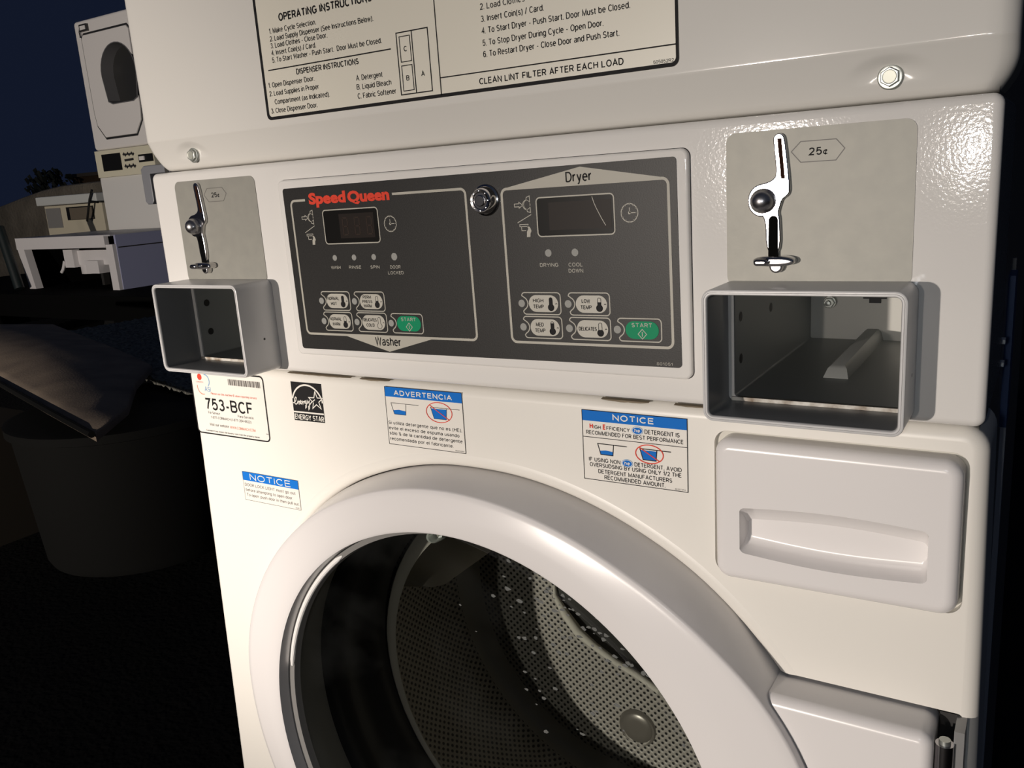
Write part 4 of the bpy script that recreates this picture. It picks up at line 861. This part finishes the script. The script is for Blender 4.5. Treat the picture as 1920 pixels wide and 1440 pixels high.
ap = thing('appliance', 'cream appliance with a white top bar and two square openings, behind the white cabinet', 'appliance', (-7.45, 4.5, Dk))
CR = mat('cream_enamel', (0.60, 0.55, 0.42), 0.45)
m = MB(M); m.box(-7.92, -7.0, 4.32, 4.8, Dk, Z0 + 0.185, CR); m.build('body', ap)
m = MB(M); m.prism(rrect(-7.95, Z0 + 0.192, -6.98, Z0 + 0.275, 0.012, 3), 4.26, 4.8, mat('bar_white', (0.60, 0.62, 0.60), 0.4), 0.01, 2); m.build('top_bar', ap)
m = MB(M); m.box(-7.90, -7.66, 4.312, 4.322, Z0 - 0.02, Z0 + 0.165, GREYP); m.build('opening', ap)
m = MB(M); m.box(-7.56, -7.14, 4.312, 4.322, Z0 + 0.045, Z0 + 0.165, BLACK); m.box(-7.50, -7.15, 4.306, 4.314, Z0 + 0.05, Z0 + 0.155, mat('tan_pane', (0.16, 0.135, 0.10), 0.4)); m.build('opening', ap)
m = MB(M); m.tube([(-6.99, 4.24, Z0 + 0.30), (-7.05, 4.24, Z0 + 0.22), (-7.12, 4.24, Z0 + 0.08), (-7.16, 4.25, Z0 + 0.03)], 0.010, BLACK, 8)
m.tube([(-7.05, 4.24, Z0 + 0.20), (-6.93, 4.24, Z0 + 0.19)], 0.010, BLACK, 8); m.build('cord', ap)

m = MB(M); m.tube([(-6.75, 3.24, Z0 + 0.045), (-6.555, 3.2, Dk + 0.014)], 0.038, mat('green_black', (0.008, 0.014, 0.014), 0.5), 12)
tag(m.build('post', smooth=60), 'dark leaning post beside the left end of the white cabinet', 'post')

m = MB(M); BANK = mat('dry_earth', (0.21, 0.185, 0.145), 0.9, noise=(3, 0.6, (0.08, 0.07, 0.055)), bump=(20, 0.6, 0.03))
pts = [(-18, -0.1), (-9.2, -0.1), (-9.2, Z0 + 0.46), (-10.4, Z0 + 0.44), (-10.83, Z0 + 0.405), (-11.3, Z0 + 0.34), (-11.84, Z0 + 0.255), (-13, Z0 + 0.1), (-18, Z0 - 0.2)]
m.prism(pts, 6.0, 9.0, BANK, 0.05, 2); struct(m.build('earth_bank', smooth=0))
sh = thing('shed', 'brown wooden shed far behind the older stacked machine', 'shed', (-12, 9.8, 0))
BRW = mat('brown_boards', (0.085, 0.052, 0.028), 0.8, noise=(8, 0.5, (0.05, 0.03, 0.018)))
m = MB(M); k = 9.6 / 8.52
m.box(-15.2, -11.0, 9.2, 11, 0, Z0 + 0.70, BRW); m.build('wall', sh)
m = MB(M); m.box(-15.25, -10.9, 9.1, 11.1, Z0 + 0.70, Z0 + 0.76, mat('roof_trim', (0.11, 0.09, 0.07), 0.8)); m.build('roof', sh)
bu = MB(M)
for k in range(220):
    a = random.uniform(0, 2 * PI); b = random.uniform(-0.6, 1.4); rr = random.uniform(0.2, 0.42)
    x = -14.9 + rr * math.cos(a) * math.cos(b); y = 8.6 + rr * math.sin(a) * math.cos(b); z = Z0 + 0.52 + 0.8 * rr * math.sin(b); s = random.uniform(0.04, 0.09); t = random.uniform(0, PI)
    bu.face([bu.vert((x + s * math.cos(t), y, z + s * math.sin(t))), bu.vert((x + s * 0.5, y + s * 0.4, z - s * 0.3)), bu.vert((x - s * math.cos(t), y + 0.02, z - s * math.sin(t))), bu.vert((x - s * 0.4, y - s * 0.4, z + s * 0.5))], mat('dark_leaf', (0.012, 0.017, 0.012), 0.7))
bs = thing('bush', 'dark bush against the dusk sky left of the brown shed', 'bush', (-14.9, 8.6, 0))
bu.build('foliage', bs, smooth=0)
m = MB(M); m.tube([(-14.9, 8.6, 0), (-14.88, 8.6, Z0 + 0.4)], 0.05, BRW, 8); m.build('stem', bs)

# --- carpet thrown over a grey bin, its corner folded back
cam_p = Vector((0.369, -0.519)); kz = (0.151 + 0.42) / (0.151 + 0.3)
def far(x, y): v = cam_p + (Vector((x, y)) - cam_p) * kz; return (v.x, v.y)
RT = Z0 - 0.42
bn = thing('storage_bin', 'round grey bin under the folded carpet', 'bin', (-2.2, 1.10, 0))
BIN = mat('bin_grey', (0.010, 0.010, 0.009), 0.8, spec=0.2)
m = MB(M)
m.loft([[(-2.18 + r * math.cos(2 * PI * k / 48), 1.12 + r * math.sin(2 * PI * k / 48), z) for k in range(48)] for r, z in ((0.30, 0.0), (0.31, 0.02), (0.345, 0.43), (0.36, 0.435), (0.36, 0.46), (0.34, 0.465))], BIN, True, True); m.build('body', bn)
ca_ = MB(M)
PILE = mat('carpet_pile', (0.34, 0.33, 0.28), 0.95, spec=0.05, noise=(60, 1.0, (0.12, 0.12, 0.11)), bump=(60, 0.9, 0.02))
BACKM = mat('carpet_backing', (0.42, 0.33, 0.245), 0.9, spec=0.1, noise=(7, 0.8, (0.26, 0.21, 0.17)), bump=(160, 0.25, 0.003))
A = far(-1.22, 0.47); B = far(-2.1, 0.70); 
fx = Vector((A[0] - B[0], A[1] - B[1])).normalized(); fy = Vector((-fx.y, fx.x))
org = Vector(A)
def cp3(s, t, z): v = org + fx * s + fy * t; return (v.x, v.y, z)
tip = Vector(far(-1.774, 0.954)); t0 = (tip - org).dot(fy) - 0.02; n, k = 190, 80; rows = []
for j in range(k + 1):
    t = t0 + (1.75 - t0) * j / k; row = []
    for i in range(n + 1):
        s = 0.85 - 3.2 * i / n
        z = RT - 0.024 + random.uniform(-0.006, 0.006) + 0.03 * max(0, t - 0.45) + 0.006 * math.sin(5 * s + 3 * t) 
        if t > 1.35: z -= (t - 1.35) ** 1.4 * 0.9
        row.append(cp3(s, t, max(0.0, z)))
    rows.append(row)
ca_.loft(rows, PILE, closed=False)
low = [[(p[0], p[1], max(0.0, p[2] - 0.018)) for p in r] for r in rows]
ca_.loft(low, PILE, closed=False); ca_.loft([rows[0], low[0]], PILE, closed=False); ca_.loft([[r[0] for r in rows], [r[0] for r in low]], PILE, closed=False)
cpt = tag(ca_.build('carpet', smooth=0), 'dark shaggy carpet draped over the grey bin with its corner folded back', 'carpet')
m = MB(M)
fold = [far(*p) for p in [(-3.6, 1.22), (-3.305, 1.344), (-3.008, 1.397), (-2.454, 1.203), (-2.1, 1.08), (-1.774, 0.954), (-1.60, 0.78), (-1.50, 0.70), (-1.387, 0.61), (-1.252, 0.444), (-1.6, 0.545), (-2.054, 0.679), (-2.6, 0.84), (-3.2, 1.02)]]
cx = sum(p[0] for p in fold) / len(fold); cy = sum(p[1] for p in fold) / len(fold)
loops = []
for s, z in ((1.0, -0.012), (1.0, 0.006), (0.99, 0.013), (0.82, 0.024), (0.58, 0.036), (0.3, 0.045), (0.05, 0.047)):
    loops.append([(cx + (x - cx) * s, cy + (y - cy) * s, RT + z) for x, y in fold])
m.loft(loops, BACKM, True, True); m.build('folded_corner', cpt, smooth=60)['label'] = 'beige ribbed underside of the folded corner'
m = MB(M); e = [fold[i] for i in (13, 12, 11, 10, 9)]
m.tube([(x, y - 0.01, RT + 0.010) for x, y in e], 0.009, BIN, 8); m.build('hem', cpt)
bxx = MB(M); bxx.box(-3.25, -2.62, 0.62, 1.1, 0, 0.40, mat('brown_card', (0.05, 0.04, 0.028), 0.8)); tag(bxx.build('cardboard_box', smooth=0), 'brown box on the pavement left of the grey bin', 'box')

m = MB(M); m.box(0.30, 4.5, 3.4, 3.6, 0, 2.6, mat('night_black', (0.004, 0.004, 0.005), 0.9)); struct(m.build('dark_backing', smooth=0))  # black sheet added to keep the night right of the machine dark
